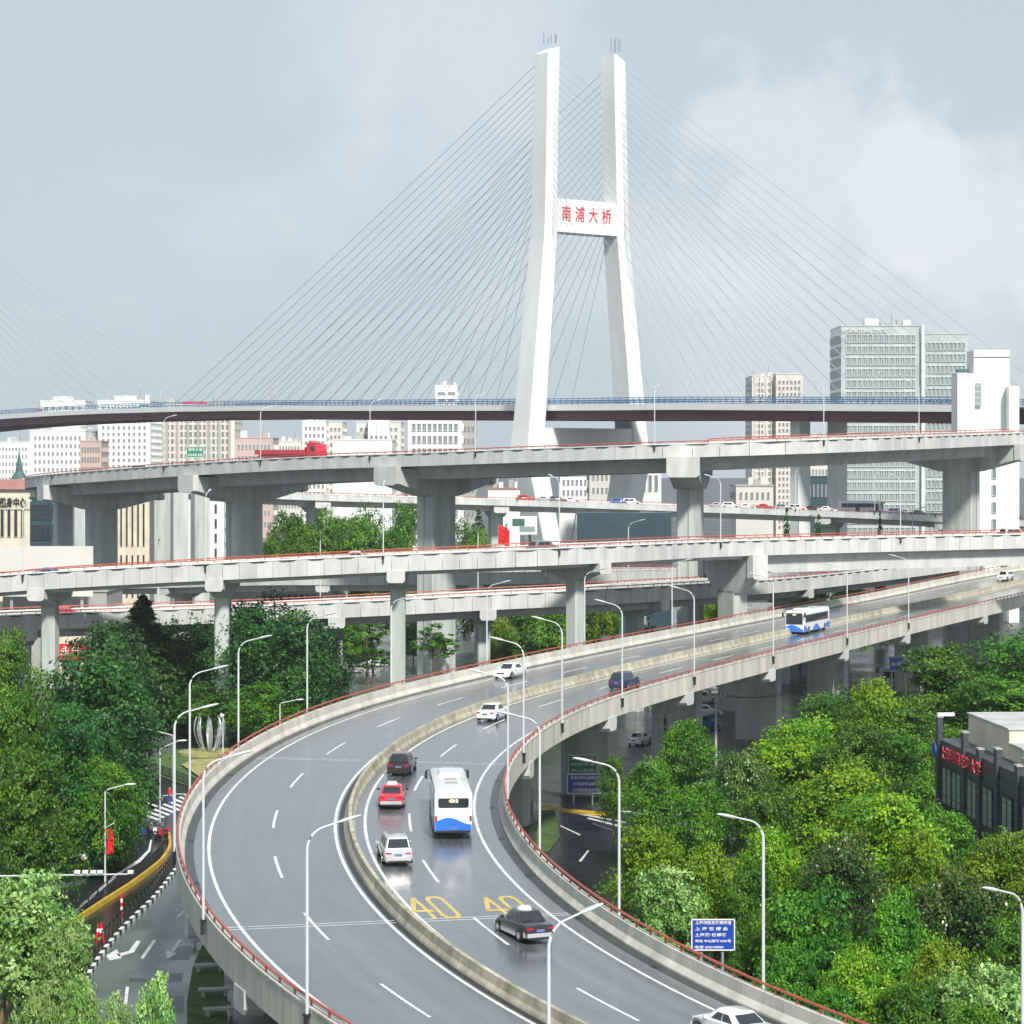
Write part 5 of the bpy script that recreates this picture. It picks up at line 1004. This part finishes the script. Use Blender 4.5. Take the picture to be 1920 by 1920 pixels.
def flag(x, y, d, label, sz=1.0, poleh=None, ang=0.5):
    X, Y, Z = at(x, y, d); t = thing('red_flag', label, 'flag', (X, Y, 0 if poleh else Z-sz*1.2))
    zc = Z if poleh else sz*1.2; mb = MB(); R = []
    for i in range(7):
        u = i/6; R.append([(u*1.1*sz, .12*sz*math.sin(u*6+k), zc+sz*(.9-k*.45)-u*u*.55*sz) for k in range(5)])
    n = len(mb.v); mb.hull(R, caps=False, closed=False); mb.build('cloth', M['flag'], t)
    mb = MB(); mb.tube([(0, 0, 0 if poleh else -.2), (0, 0, zc+sz*1.1)], .05, 6); mb.build('flag_pole', M['steel'], t); return t
flag(934, 1002, 440, 'red flag flying beside the green billboard', 1.9, True)

# ------------------------------------------------------------------ left street furniture and markings
lane = bpy.data.objects['turning_lane']  # markings are parts of the street sheets
def mark(name, pts, m='line', z=0.016, parent=lane): mb = MB(); mb.quad([(*gnd(*p)[:2], z) for p in pts]); return mb.build(name, M[m], parent)
mark('arrow_stem', [(256, 1764), (264, 1765), (251, 1786), (242, 1783)]); mark('arrow_stem', [(242, 1783), (251, 1786), (224, 1794), (219, 1789)])
mark('arrow_head', [(219, 1780), (228, 1797), (205, 1801), (199, 1792)]); mark('lane_dash', [(287, 1763), (293, 1764), (269, 1798), (263, 1797)])
mark('arrow_stem', [(335, 1761), (343, 1762), (326, 1785), (319, 1783)]); mark('arrow_head', [(311, 1781), (331, 1788), (313, 1799)])
mark('lane_dash', [(236, 1850), (242, 1851), (238, 1884), (232, 1884)]); mark('lane_dash', [(331, 1719), (335, 1720), (350, 1707), (347, 1705)])
for q in ([(322, 1776), (361, 1774), (354, 1800), (312, 1800)], [(311, 1826), (343, 1824), (341, 1841), (304, 1842)], [(243, 1835), (273, 1835), (272, 1840), (242, 1841)], [(300, 1868), (345, 1868), (344, 1900), (300, 1900)]): mark('tar_patch', q, 'patch', 0.0135)
ss = bpy.data.objects['side_street']; ur = bpy.data.objects['underpass_road']
for i in range(9):
    u = i/8; x, y = 264+u*80, 1527-u*36
    mark('crossing_stripe', [(x, y), (x+5, y-2.4), (x+36, y+9.2), (x+31, y+11.8)], parent=ss)
for i in range(4): x, y = 262+i*22, 1497-i*3; mark('stop_line', [(x, y), (x+22, y+.5), (x+22, y+2), (x, y+1.5)], parent=ss)
mark('edge_line', [(262, 1500), (266, 1499), (300, 1513), (296, 1515)], parent=ss)
for q in ([(1050, 1549), (1052, 1548), (1089, 1565), (1087, 1567)], [(1085, 1615), (1090, 1616), (1105, 1595), (1102, 1594)], [(1100, 1535), (1104, 1533), (1180, 1552), (1178, 1555)], [(1085, 1527), (1090, 1525), (1175, 1541), (1172, 1544)], [(1110, 1545), (1114, 1544), (1150, 1556), (1148, 1558)]): mark('lane_dash', q, parent=ur)
mark('kerb_paint', [(1020, 1508), (1060, 1516), (1150, 1524), (1150, 1532), (1060, 1524), (1010, 1514)], 'ykerb', parent=ur)
# striped kerb stones and black hoops along the left edge of the turning lane
K = np.array(KL); seg = np.concatenate([[0], np.cumsum(np.hypot(*np.diff(K, axis=0).T))])
def kp(q, off=0.0):
    x, y = np.interp(q, seg, K[:, 0]), np.interp(q, seg, K[:, 1]); a = np.array((np.interp(q+.5, seg, K[:, 0])-np.interp(q-.5, seg, K[:, 0]), np.interp(q+.5, seg, K[:, 1])-np.interp(q-.5, seg, K[:, 1]))); a /= np.linalg.norm(a)+1e-9
    return x-a[1]*-off, y+a[0]*-off, math.atan2(a[1], a[0])
kb = thing('striped_kerb', 'low kerb of alternating black and white stones along the turning lane', 'kerb', (K[0][0], K[0][1], 0))
for i, q in enumerate(np.arange(0.5, seg[-1]-1, 1.05)):
    x, y, a = kp(q); mb = MB(); mb.box((x, y, .16), (1.0, .28, .3), a); mb.build('kerb_stone', M['white' if i % 2 else 'black'], kb, world=True)
hp = thing('hoop_barrier', 'row of black metal hoops standing along the striped kerb', 'barrier', (K[0][0], K[0][1], 0))
for q in np.arange(0.8, seg[-1]-1, 1.5):
    x, y, a = kp(q, 0.45); c_, s_ = math.cos(a+.5), math.sin(a+.5); mb = MB(); mb.tube([(x-.42*c_, y-.42*s_, 0), (x-.42*c_, y-.42*s_, .75), (x-.25*c_, y-.25*s_, 1.0), (x+.25*c_, y+.25*s_, 1.0), (x+.42*c_, y+.42*s_, .75), (x+.42*c_, y+.42*s_, 0)], .055, 5); mb.build('hoop', M['black'], hp, world=True)
def kerbwall(pts, label, h=.38, w_=.3):
    P = smooth_poly([gnd(*p)[:2] for p in pts]); t = thing('yellow_kerb', label, 'kerb', (*P[0], 0)); R = []
    for i, (x, y) in enumerate(P):
        a = np.array(P[min(i+1, len(P)-1)])-np.array(P[max(i-1, 0)]); a = a/np.linalg.norm(a); nx, ny = -a[1], a[0]; R.append([(x+nx*u, y+ny*u, z) for u, z in ((-w_/2, 0), (w_/2, 0), (w_*.4, h), (-w_*.4, h))])
    for i in range(0, len(R)-1, 3):
        mb = MB(); mb.hull(R[i:i+4]); mb.build('kerb_block', M['ykerb'], t, world=True)
    return P
YK = kerbwall([(316, 1568), (319, 1590), (308, 1612), (284, 1634), (243, 1664), (190, 1698), (132, 1737), (100, 1760)], 'long yellow painted kerb wall between the side street and the dark lane')
kerbwall([(32, 1850), (16, 1878), (4, 1915), (-4, 1960)], 'short yellow kerb end in the lower left corner beneath the plane tree')
def fence(pts, label, h=1.1, step=.8):
    P = smooth_poly([gnd(*p)[:2] for p in pts], 5); t = thing('railing_fence', label, 'fence', (*P[0], 0)); P = np.array(P); sg_ = np.concatenate([[0], np.cumsum(np.hypot(*np.diff(P, axis=0).T))])
    f = lambda q: (np.interp(q, sg_, P[:, 0]), np.interp(q, sg_, P[:, 1]))
    for z in (.15, h*.55, h): mb = MB(); mb.tube([(*f(q), z) for q in np.arange(0, sg_[-1], 1.0)], .035, 5); mb.build('fence_rail', M['black'], t, world=True)
    for q in np.arange(0, sg_[-1], step*3): mb = MB(); mb.box((*f(q), h/2), (.09, .09, h+.1)); mb.build('fence_post', M['black'], t, world=True)
    mb = MB()
    for q in np.arange(0, sg_[-1], .22): mb.box((*f(q), h/2), (.03, .03, h))
    tag(mb.build('fence_bars', M['black'], t, world=True), kind='stuff')
fence([(306, 1580), (302, 1606), (278, 1632), (234, 1660), (182, 1690), (130, 1722)], 'black metal fence running beside the yellow kerb wall')
fence([(262, 1440), (300, 1452), (360, 1475), (400, 1500)], 'low black fence edging the yellow flower bed', 1.0)
kbw = tag(sheet('side_street_kerb', gpoly([(282, 1577), (285, 1577), (282, 1598), (262, 1620), (221, 1645), (142, 1713), (138, 1711), (218, 1641), (257, 1616), (278, 1596)]), .12, M['white']))
def cone(x, y, label, s_=1.0, col='flag'):
    X, Y, _ = gnd(x, y); t = thing('traffic_cone', label, 'traffic cone', (X, Y, 0)); mb = MB(); mb.box((0, 0, .04), (.5*s_, .5*s_, .08)); mb.build('base', M[col], t)
    for a, b, ra, rb, m_ in ((.08, .5, .2, .13, col), (.5, .72, .13, .09, 'white'), (.72, 1.1, .09, .03, col)): mb = MB(); mb.cyl((0, 0, a*s_), ra*s_, (b-a)*s_, 12, r2=rb*s_); mb.build('cone_band', M[m_], t, smooth=True)
cone(190, 1765, 'red and white traffic cone on the striped kerb, right one', 1.25); cone(184, 1760, 'red and white traffic cone on the striped kerb, left one', 1.0)
X, Y, _ = gnd(228, 1715); t = thing('bollard', 'slim red and white bollard at the end of the hoops', 'bollard', (X, Y, 0))
for k in range(5): mb = MB(); mb.cyl((0, 0, k*.3), .09, .3, 8); mb.build('bollard_band', M['white' if k % 2 else 'flag'], t)
def street_light(x, yb, yt, hx, hy, label, globe=False, m='pole'):
    X, Y, _ = gnd(x, yb); z1 = EYE-(yt-HOR)/FPX*Y; hz = EYE-(hy-HOR)/FPX*Y; hX = (hx-960)/FPX*Y-X
    t = thing('street_light', label, 'street light', (X, Y, 0)); s_ = 1 if hX > 0 else -1; mb = MB(); mb.tube([(0, 0, 0), (0, 0, z1-.15), (s_*.2, 0, z1), (hX-s_*.5, 0, hz)], .075, 7, r2=.045); mb.build('lamp_pole', M[m], t, smooth=True)
    mb = MB()
    if globe: mb.hull([[(hX-s_*.3+.26*math.sin(a)*math.cos(b), .26*math.sin(a)*math.sin(b), hz-.25-.26*math.cos(a)) for b in np.linspace(0, 2*PI, 8, endpoint=False)] for a in np.linspace(.15, PI-.15, 6)])
    else: mb.hull([[(hX+s_*u, w_*math.cos(q), hz+.02+u*.05+h_*math.sin(q)) for q in np.linspace(0, 2*PI, 8, endpoint=False)] for u, w_, h_ in ((-.65, .06, .05), (-.45, .16, .09), (-.1, .2, .11), (.15, .14, .08), (.3, .04, .03))])
    mb.build('lamp_head', M['pole'], t, smooth=True); return t
street_light(197, 1658, 1480, 248, 1471, 'street light with a red flag tied to its pole, beside the side street')
street_light(300, 1548, 1402, 345, 1389, 'slim street light rising in front of the pedestrian crossing')
street_light(325, 1500, 1378, 252, 1363, 'street light whose long arm reaches left into the dark trees')
street_light(32, 1700, 1597, 95, 1586, 'short street light at the left edge above the plane tree')
street_light(80, 1705, 1622, 165, 1602, 'camera post with a rising arm and white globe at lower left', True)
street_light(525, 1420, 1318, 565, 1312, 'thin street light showing above the red rail left of a white lamp')
street_light(1355, 1800, 1655, 1290, 1648, 'street light standing behind the lower blue sign'); street_light(1330, 1810, 1715, 1242, 1695, 'grey pole with white globe lamp left of the lower blue sign', True)
street_light(1810, 1990, 1840, 1728, 1826, 'flat-headed street light poking out of the trees at bottom right'); street_light(1250, 1560, 1448, 1212, 1432, 'street light among the trees above the underpass road'); street_light(1230, 1640, 1530, 1168, 1522, 'street light buried in the bright tree over the underpass')
street_light(418, 1425, 1340, 421, 1338, 'thin post with a globe beside the petal sculpture', True)
t = thing('red_banner', 'red banner hanging on the street light pole beside the side street', 'banner', (at(197, 0, 191)[0], 191, 0)); zt = at(0, 1552, 191)[2]
mb = MB(); mb.hull([[(.08+.62*k/4, .07*math.sin(k*1.7+u*4), zt-2.15*u-.3*(k/4)*(1 if u < .5 else -.6)) for k in range(5)] for u in np.linspace(0, 1, 6)], caps=False, closed=False); mb.build('cloth', M['flag'], t)
mb = MB(); mb.tube([(.05, 0, zt), (.75, 0, zt+.4)], .03, 5); mb.build('banner_rod', M['white'], t)
a = thing('signal_gantry', 'long horizontal pole with a row of white cameras above the plane tree', 'camera gantry', (*gnd(-20, 1790)[:2], 0)); d = a.location[1]; z = EYE-(1643-HOR)/FPX*d
mb = MB(); mb.tube([(0, 0, 0), (0, 0, z), ((250+20)/FPX*d, 0, z+.15)], .09, 7, r2=.05); mb.build('mast_arm', M['pole'], a, smooth=True)
for x in (145, 160, 175, 188, 245): mb = MB(); mb.box(((x+20)/FPX*d, 0, z+.3), (.38, .3, .2)); mb.build('camera', M['white'], a)
def motorbike(x, y, rz, label, m_):
    t = thing('motorcycle', label, 'motorcycle', (*gnd(x, y)[:2], 0.02), rz, 'motorcycles parked on the island tip')
    for u in (-.62, .62): mb = MB(); mb.cyl((u, -.05, .3), .3, .1, 14, axis='y'); mb.build('wheel', M['rubber'], t)
    mb = MB(); mb.hull([[(-.75, -.1, .55), (-.75, .1, .55), (-.7, .1, .7), (-.7, -.1, .7)], [(-.1, -.14, .3), (-.1, .14, .3), (-.1, .14, .78), (-.1, -.14, .78)], [(.3, -.14, .35), (.3, .14, .35), (.35, .12, .9), (.35, -.12, .9)], [(.55, -.06, .6), (.55, .06, .6), (.5, .06, .85), (.5, -.06, .85)]]); mb.build('body', m_, t)
    mb = MB(); mb.hull([[(-.7, -.12, .74), (-.7, .12, .74), (-.7, .1, .82), (-.7, -.1, .82)], [(.05, -.15, .76), (.05, .15, .76), (.05, .12, .84), (.05, -.12, .84)]]); mb.build('seat', M['black'], t)
    mb = MB(); mb.tube([(.62, 0, .3), (.42, 0, 1.0), (.36, -.34, 1.06)], .03, 5); mb.tube([(.42, 0, 1.0), (.36, .34, 1.06)], .03, 5); mb.build('handlebar', M['chrome'], t)
    mb = MB(); mb.box((-.85, 0, .98), (.32, .36, .28)); mb.build('top_box', m_, t)
for a in ((272, 1570, 1.0, 'dark motorcycle parked at the left of the island tip group', P_BLACK), (282, 1562, 1.3, 'silver motorcycle parked second in the island tip group', P_SILVER), (291, 1573, 1.7, 'white motorcycle parked in front of the island tip group', P_WHITE), (298, 1563, 2.0, 'grey motorcycle parked third in the island tip group', P_GREY), (304, 1573, 2.4, 'red motorcycle parked at the right of the island tip group', P_RED)): motorbike(*a)
# petal sculpture
X, Y, _ = gnd(393, 1414); t = thing('petal_sculpture', 'silver sculpture of upright curved petals on a round lawn', 'sculpture', (X, Y, 0))
for k in range(8):
    a = 2*PI*k/8+.2; c_, s_ = math.cos(a), math.sin(a); R = []
    for u in np.linspace(0, 1, 7):
        r_ = .5+1.25*math.sin(u*2.3); w_ = .26*math.sin(PI*min(.97, u*.92+.05)); z = u*4.4; R.append([(c_*r_-s_*w_, s_*r_+c_*w_, z), (c_*(r_+.12), s_*(r_+.12), z), (c_*r_+s_*w_, s_*r_-c_*w_, z), (c_*(r_-.05), s_*(r_-.05), z)])
    mb = MB(); mb.hull(R); mb.build('petal', M['steel'], t)
mb = MB(); mb.cyl((0, 0, 0), 3.6, .35, 28); mb.build('plinth', M['hedge_y'], t)
# ------------------------------------------------------------------ signs, poles and the stone building on the right
def panel(name, label, x0, x1, y0, y1, d, m, lines, posts, cat='road sign', tm='white'):
    a = at(x0, y0, d); b = at(x1, y1, d); cx = (a[0]+b[0])/2; t = thing(name, label, cat, (cx, d, 0)); Wd, H = b[0]-a[0], a[2]-b[2]; cz = (a[2]+b[2])/2
    mb = MB(); mb.box((0, 0, cz), (Wd, .08, H)); mb.build('board', M[m], t)
    for x_, z_, w_, h_ in ((0, cz+H/2, Wd, .07), (0, cz-H/2, Wd, .07), (-Wd/2, cz, .07, H+.07), (Wd/2, cz, .07, H+.07)): mb = MB(); mb.box((x_, -.03, z_), (w_, .08, h_)); mb.build('border', M['white'], t)
    n = len(lines)
    for i, (s_, k, fx_) in enumerate(lines): text('sign_text', s_, H/n*.62*k, M[tm], t, (fx_*Wd, -.06, cz+H/2-(i+.55)*H/n), (PI/2, 0, 0), depth=.01, fit=Wd*.84*(1-abs(fx_)*2), bold=.004)
    for x in posts: mb = MB(); mb.tube([((x-960)/FPX*d-cx, .12, 0), ((x-960)/FPX*d-cx, .12, cz+H*.3)], .09, 7); mb.build('post', M['steel'], t)
    return t
panel('direction_sign', 'blue sign with five lines of white characters beside the red rail', 1297, 1377, 1724, 1781, 146, 'signblue', [('上海市民东路博览馆', 1, 0), ('上 海 世 博 会', 1, -.04), ('上海展·世博路', 1, -.06), ('地址 中山南路1029号', .8, 0), ('电话 63210000', .8, -.1)], (1315, 1355))
panel('direction_sign', 'wide blue sign with three lines of small white text above the underpass', 1064, 1143, 1452, 1487, 236, 'signblue', [('南浦大桥中山南路陆家浜路', .9, 0), ('外马路南车站路西藏南路', .9, .03), ('内环高架路浦东方向出口', .9, .03)], (1076, 1111, 1133))
panel('direction_sign', 'green sign standing directly above the wide blue sign', 1066, 1119, 1416, 1450, 238, 'signgreen', [('交通信息', 1, 0), ('内环南浦', 1, 0), ('中山南路', 1, 0)], (1075, 1110))
panel('bridge_sign', 'green direction board on the cable bridge deck near the second tower block', 262, 280, 758, 772, 880, 'signgreen', [('桥', 1, 0)], ()); panel('bridge_sign', 'green direction board on the cable bridge deck above the lorry', 500, 515, 757, 769, 800, 'signgreen', [('桥', 1, 0)], ()); panel('bridge_sign', 'red board on the cable bridge deck at the left edge', 68, 80, 768, 783, 940, 'flag', [('慢', 1, 0)], ())
panel('roadside_sign', 'green information board standing on the highest flyover left of the lorry', 350, 382, 838, 858, 400, 'signgreen', [('浦东大道', 1, 0), ('内环线', 1, 0)], ())
for o in [q for q in bpy.data.objects if q.name.startswith('bridge_sign') or q.name.startswith('roadside_sign')]:
    zl = 49.5 if o.name.startswith('bridge') else 33; mb = MB(); mb.tube([(0, .15, zl if zl == 33 else bz(200)-3), (0, .15, 60 if zl != 33 else 36)], .12, 5); mb.build('post', M['steel'], o)
panel('street_sign', 'small white sign on a pole in front of the round street tree', 1213, 1223, 1153, 1166, 330, 'white', [('P', 1, 0)], (1218,), tm='signblue')
panel('roadside_board', 'dark blue board beneath the right flyover behind the minibus', 1667, 1703, 1232, 1258, 350, 'signblue', [('停车场', .45, 0)], (1672, 1698)); panel('roadside_board', 'yellow framed board to the right of the minibus under the flyover', 1722, 1758, 1258, 1278, 345, 'winpale', [('出口', .5, 0)], (1726, 1755))
def pole(x, d, yt, label, arms=1, m='conc_dark', box=False):
    X, Y, Z = at(x, yt, d); t = thing('utility_pole', label, 'utility pole', (X, Y, 0)); mb = MB(); mb.tube([(0, 0, 0), (0, 0, Z)], .17, 8, r2=.11); mb.build('shaft', M[m], t, smooth=True)
    for k in range(arms):
        mb = MB(); mb.box((0, -.15, Z-.2-k*1.0), (2.1, .1, .12)); ar = mb.build('crossarm', M['steel'], t)
        for u in (-.95, -.5, .5, .95): mb = MB(); mb.cyl((u, -.15, Z-.14-k*1.0), .06, .22, 6); mb.build('insulator', M['white'], ar)
    if box: mb = MB(); mb.box((.25, -.25, Z-2.6), (.9, .7, 1.2)); mb.build('transformer', M['wall_g'], t)
    return np.array((X, Y, Z))
pA = pole(1342, 262, 1302, 'pale concrete utility pole beside the cars parked under the flyover', 1, 'conc'); pB = pole(1580, 196, 1572, 'utility pole with two crossarms inside the dark glossy tree', 2); pC = pole(1562, 300, 1265, 'utility pole with a small transformer below the white bus', 1, 'conc', True); pD = pole(1247, 245, 1340, 'dark utility pole behind the bushes above the signs', 2, 'black', True); pE = pole(1296, 205, 1500, 'utility pole with crossarms amid the trees left of the tall lamp', 3)
for i, (a, b) in enumerate(((pD, pE), (pE, pB), (pA, pC))):
    t = thing('overhead_wires', ['thin overhead wires from the dark pole to the tree-bound pole', 'thin overhead wires crossing in front of the glossy dark tree', 'thin overhead wires under the far flyover between two concrete poles'][i], 'wires', tuple(a))
    for u in (-.9, 0, .9): mb = MB(); mb.tube([a+(b-a)*q+np.array((u, -.15, -.0-4*q*(1-q)*1.3)) for q in np.linspace(0, 1, 9)], .025, 4); mb.build('wire', M['black'], t, world=True)
X, Y, _ = gnd(1752, 1640); t = thing('service_pipe', 'thin yellow bent pipe at the left corner of the stone building', 'pipe', (X, Y, 0)); mb = MB(); z = EYE-(1500-HOR)/FPX*Y; mb.tube([(0, 0, 0), (0, 0, z), (.45, 0, z+.1)], .05, 6); mb.build('pipe_run', M['yline'], t)
t = thing('stone_building', 'dark stone building with tall green windows and red characters at the right edge', 'building', (35.5, 200, 0), math.atan2(-50, 3.6)); HB = 10.6
mb = MB(); mb.box((28, 7, HB/2), (56, 14, HB)); mb.build('wall', M['stone'], t)
for k in range(16):
    z = .6+k*.62
    mb = MB(); mb.box((28, -.06, z), (56, .1, .05)); mb.build('stone_course', M['roof_g'] if k % 3 else M['slate'], t)
for u, h_ in ((0.5, 12.4), (8.6, 12.0), (13.2, 11.2), (18.2, 11.8), (23.8, 11.2), (29, 11.8), (34.5, 11.2), (40, 11.8)): mb = MB(); mb.box((u, -.02, h_/2), (.9, .4, h_)); mb.build('pilaster', M['stone'], t); mb = MB(); mb.box((u, -.02, h_+.06), (1.0, .5, .12)); mb.build('pilaster_cap', M['wall_g'], t)
wm = win_mesh(2.6, 2.9, .05, 'winpale', 'black', 1)
for u in (3.2, 6.3, 11.0, 15.6, 21.0, 26.4, 31.8, 37.2): link('window', wm, t, (u, -.08, 7.0))
for u in (3.2, 6.3, 11.0, 15.6, 21.0, 26.4, 31.8, 37.2): link('window', wm, t, (u, -.08, 2.9))
mb = MB(); mb.box((.2, .6, 12.6), (.5, 1.4, .25)); mb.build('roof_coping', M['white'], t)
for u0, u1, h_ in ((3, 15, 2.3), (15.1, 19, 1.2), (19.1, 50, .5)):
    mb = MB(); mb.box(((u0+u1)/2, 7.6, HB+h_/2), (u1-u0, 11.6, h_)); mb.build('penthouse', M['cream'], t); mb = MB(); mb.box(((u0+u1)/2, 7.6, HB+h_+.07), (u1-u0+.3, 11.9, .14)); mb.build('roof', M['conc_dark'], t)
text('sign_text', '上海港湾老年大学', 1.15, M['letter'], t, (9.0, -.5, 9.75), (PI/2, 0, 0), depth=.04, fit=12.0, bold=.0)
mb = MB(); mb.cyl((1.9, -.85, 9.9), .6, .1, 14, axis='y'); mb.build('emblem', M['signblue'], t)
X, Y, _ = at(1474, 1865, 130); t = thing('round_sign', 'round white sign with a red ring behind the red rail, bottom right', 'road sign', (X, Y, 0)); z = at(0, 1872, 130)[2]
mb = MB(); mb.cyl((0, 0, z), .34, .05, 18, axis='y'); mb.build('disc', M['flag'], t); mb = MB(); mb.cyl((0, -.03, z), .25, .04, 18, axis='y'); mb.build('face', M['white'], t); mb = MB(); mb.tube([(0, .06, 0), (0, .06, z)], .05, 6); mb.build('post', M['steel'], t)
# drainpipes on the tall piers
for x in (455, 820, 1290, 1800):
    tt_ = min(np.arange(60, RU.L-2, 1.0), key=lambda q: abs(960+FPX*RU.pt(q, 0)[0]/RU.pt(q, 0)[1]-x)+(1e3 if RU.pt(q, 0)[1] > 470 else 0)); p = RU.pt(float(tt_), -2.95); mb = MB(); mb.tube([(p[0], p[1], 0), (p[0], p[1], p[2]-5.5)], .06, 6); mb.build('drainpipe', M['wall_g'], U, world=True)
# ------------------------------------------------------------------ thin haze over everything
HZ = 0.00008
mb = MB(); mb.box((0, 1150, 104), (3400, 2700, 210)); hz = mb.build('haze', []); hz['kind'] = 'stuff'
hm = bpy.data.materials.new('haze_air'); hm.use_nodes = True; t_ = hm.node_tree; t_.nodes.remove(t_.nodes['Principled BSDF']); pv = t_.nodes.new('ShaderNodeVolumePrincipled'); pv.inputs['Color'].default_value = (0.9, 0.95, 1.0, 1); pv.inputs['Density'].default_value = HZ
pv.inputs['Anisotropy'].default_value = 0.0
t_.links.new(pv.outputs[0], t_.nodes['Material Output'].inputs['Volume']); hz.data.materials.append(hm)
# concrete seats and cabinets on the strip under the flyover, people on the pavements
for i, (x, y, lb) in enumerate(((384, 1775, 'pale concrete bench under the flyover edge, farthest of the four'), (392, 1822, 'pale concrete bench under the flyover edge, second of the four'), (402, 1868, 'pale concrete bench under the flyover edge, third of the four'), (412, 1905, 'pale concrete bench under the flyover edge, nearest of the four'))):
    t = thing('bench', lb, 'bench', gnd(x, y), .2, 'benches under the flyover edge'); mb = MB(); mb.box((0, 0, .45), (2.0, .6, .14)); mb.build('seat', M['conc'], t)
    for u in (-.7, .7): mb = MB(); mb.box((u, 0, .19), (.2, .5, .38)); mb.build('leg', M['conc'], t)
def person(x, y, rz, label, top, legs, z=0.0, group='people walking on the pavements'):
    t = thing('person', label, 'person', (*gnd(x, y)[:2], z), rz, group)
    bm = bpy.data.meshes.new('body'); V = [(0, 0, .95), (0, 0, 1.2), (0, 0, 1.42), (0, 0, 1.52), (0, 0, 1.66), (0, .2, 1.4), (.04, .27, 1.12), (.16, .26, .88), (0, -.2, 1.4), (-.06, -.27, 1.12), (.02, -.28, .86), (.04, .1, .9), (.16, .11, .5), (.1, .11, .06), (.22, .11, .03), (-.02, -.1, .9), (-.1, -.11, .5), (-.28, -.11, .1), (-.16, -.11, .03)]
    Ed = [(0, 1), (1, 2), (2, 3), (3, 4), (2, 5), (5, 6), (6, 7), (2, 8), (8, 9), (9, 10), (0, 11), (11, 12), (12, 13), (13, 14), (0, 15), (15, 16), (16, 17), (17, 18)]
    Rr = [.16, .15, .17, .06, .11, .07, .05, .035, .07, .05, .035, .1, .07, .045, .04, .1, .07, .045, .04]
    bm.from_pydata(V, Ed, []); o = bpy.data.objects.new('body', bm); COL.objects.link(o); sk = o.modifiers.new('s', 'SKIN')
    if not bm.skin_vertices:
        bpy.context.view_layer.objects.active = o; bpy.ops.mesh.customdata_skin_add()
    for v, q in zip(bm.skin_vertices[0].data, Rr): v.radius = (q, q)
    o.modifiers.new('u', 'SUBSURF').levels = 1; me = bpy.data.meshes.new_from_object(o.evaluated_get(bpy.context.evaluated_depsgraph_get())); bpy.data.objects.remove(o)
    me.materials.clear(); [me.materials.append(m_) for m_ in (top, legs, M['skin'], M['black'])]
    for p in me.polygons:
        c = p.center; p.material_index = 3 if c.z > 1.66 else (2 if c.z > 1.5 or (abs(c.y) > .2 and c.z < 1.15 and c.z > .8) else (0 if c.z > .93 else 1)); p.use_smooth = True
    link('body', me, t); return t
M['skin'] = mat('skin', (0.45, 0.28, 0.2), 0.6)
for a in ((275, 1465, 0.5, 'person in a white top walking by the fence of the flower bed', M['white'], M['black']), (300, 1518, 1.2, 'person in dark clothes on the pedestrian crossing', M['stone'], M['black']), (318, 1508, 4.0, 'person in a red top on the pedestrian crossing', M['flag'], M['signblue']), (268, 1585, 2.2, 'person in blue beside the parked motorcycles', M['signblue'], M['black']), (1075, 1500, .3, 'person in a pale top standing under the wide blue sign', M['wall_w'], M['stone'])): person(*a)
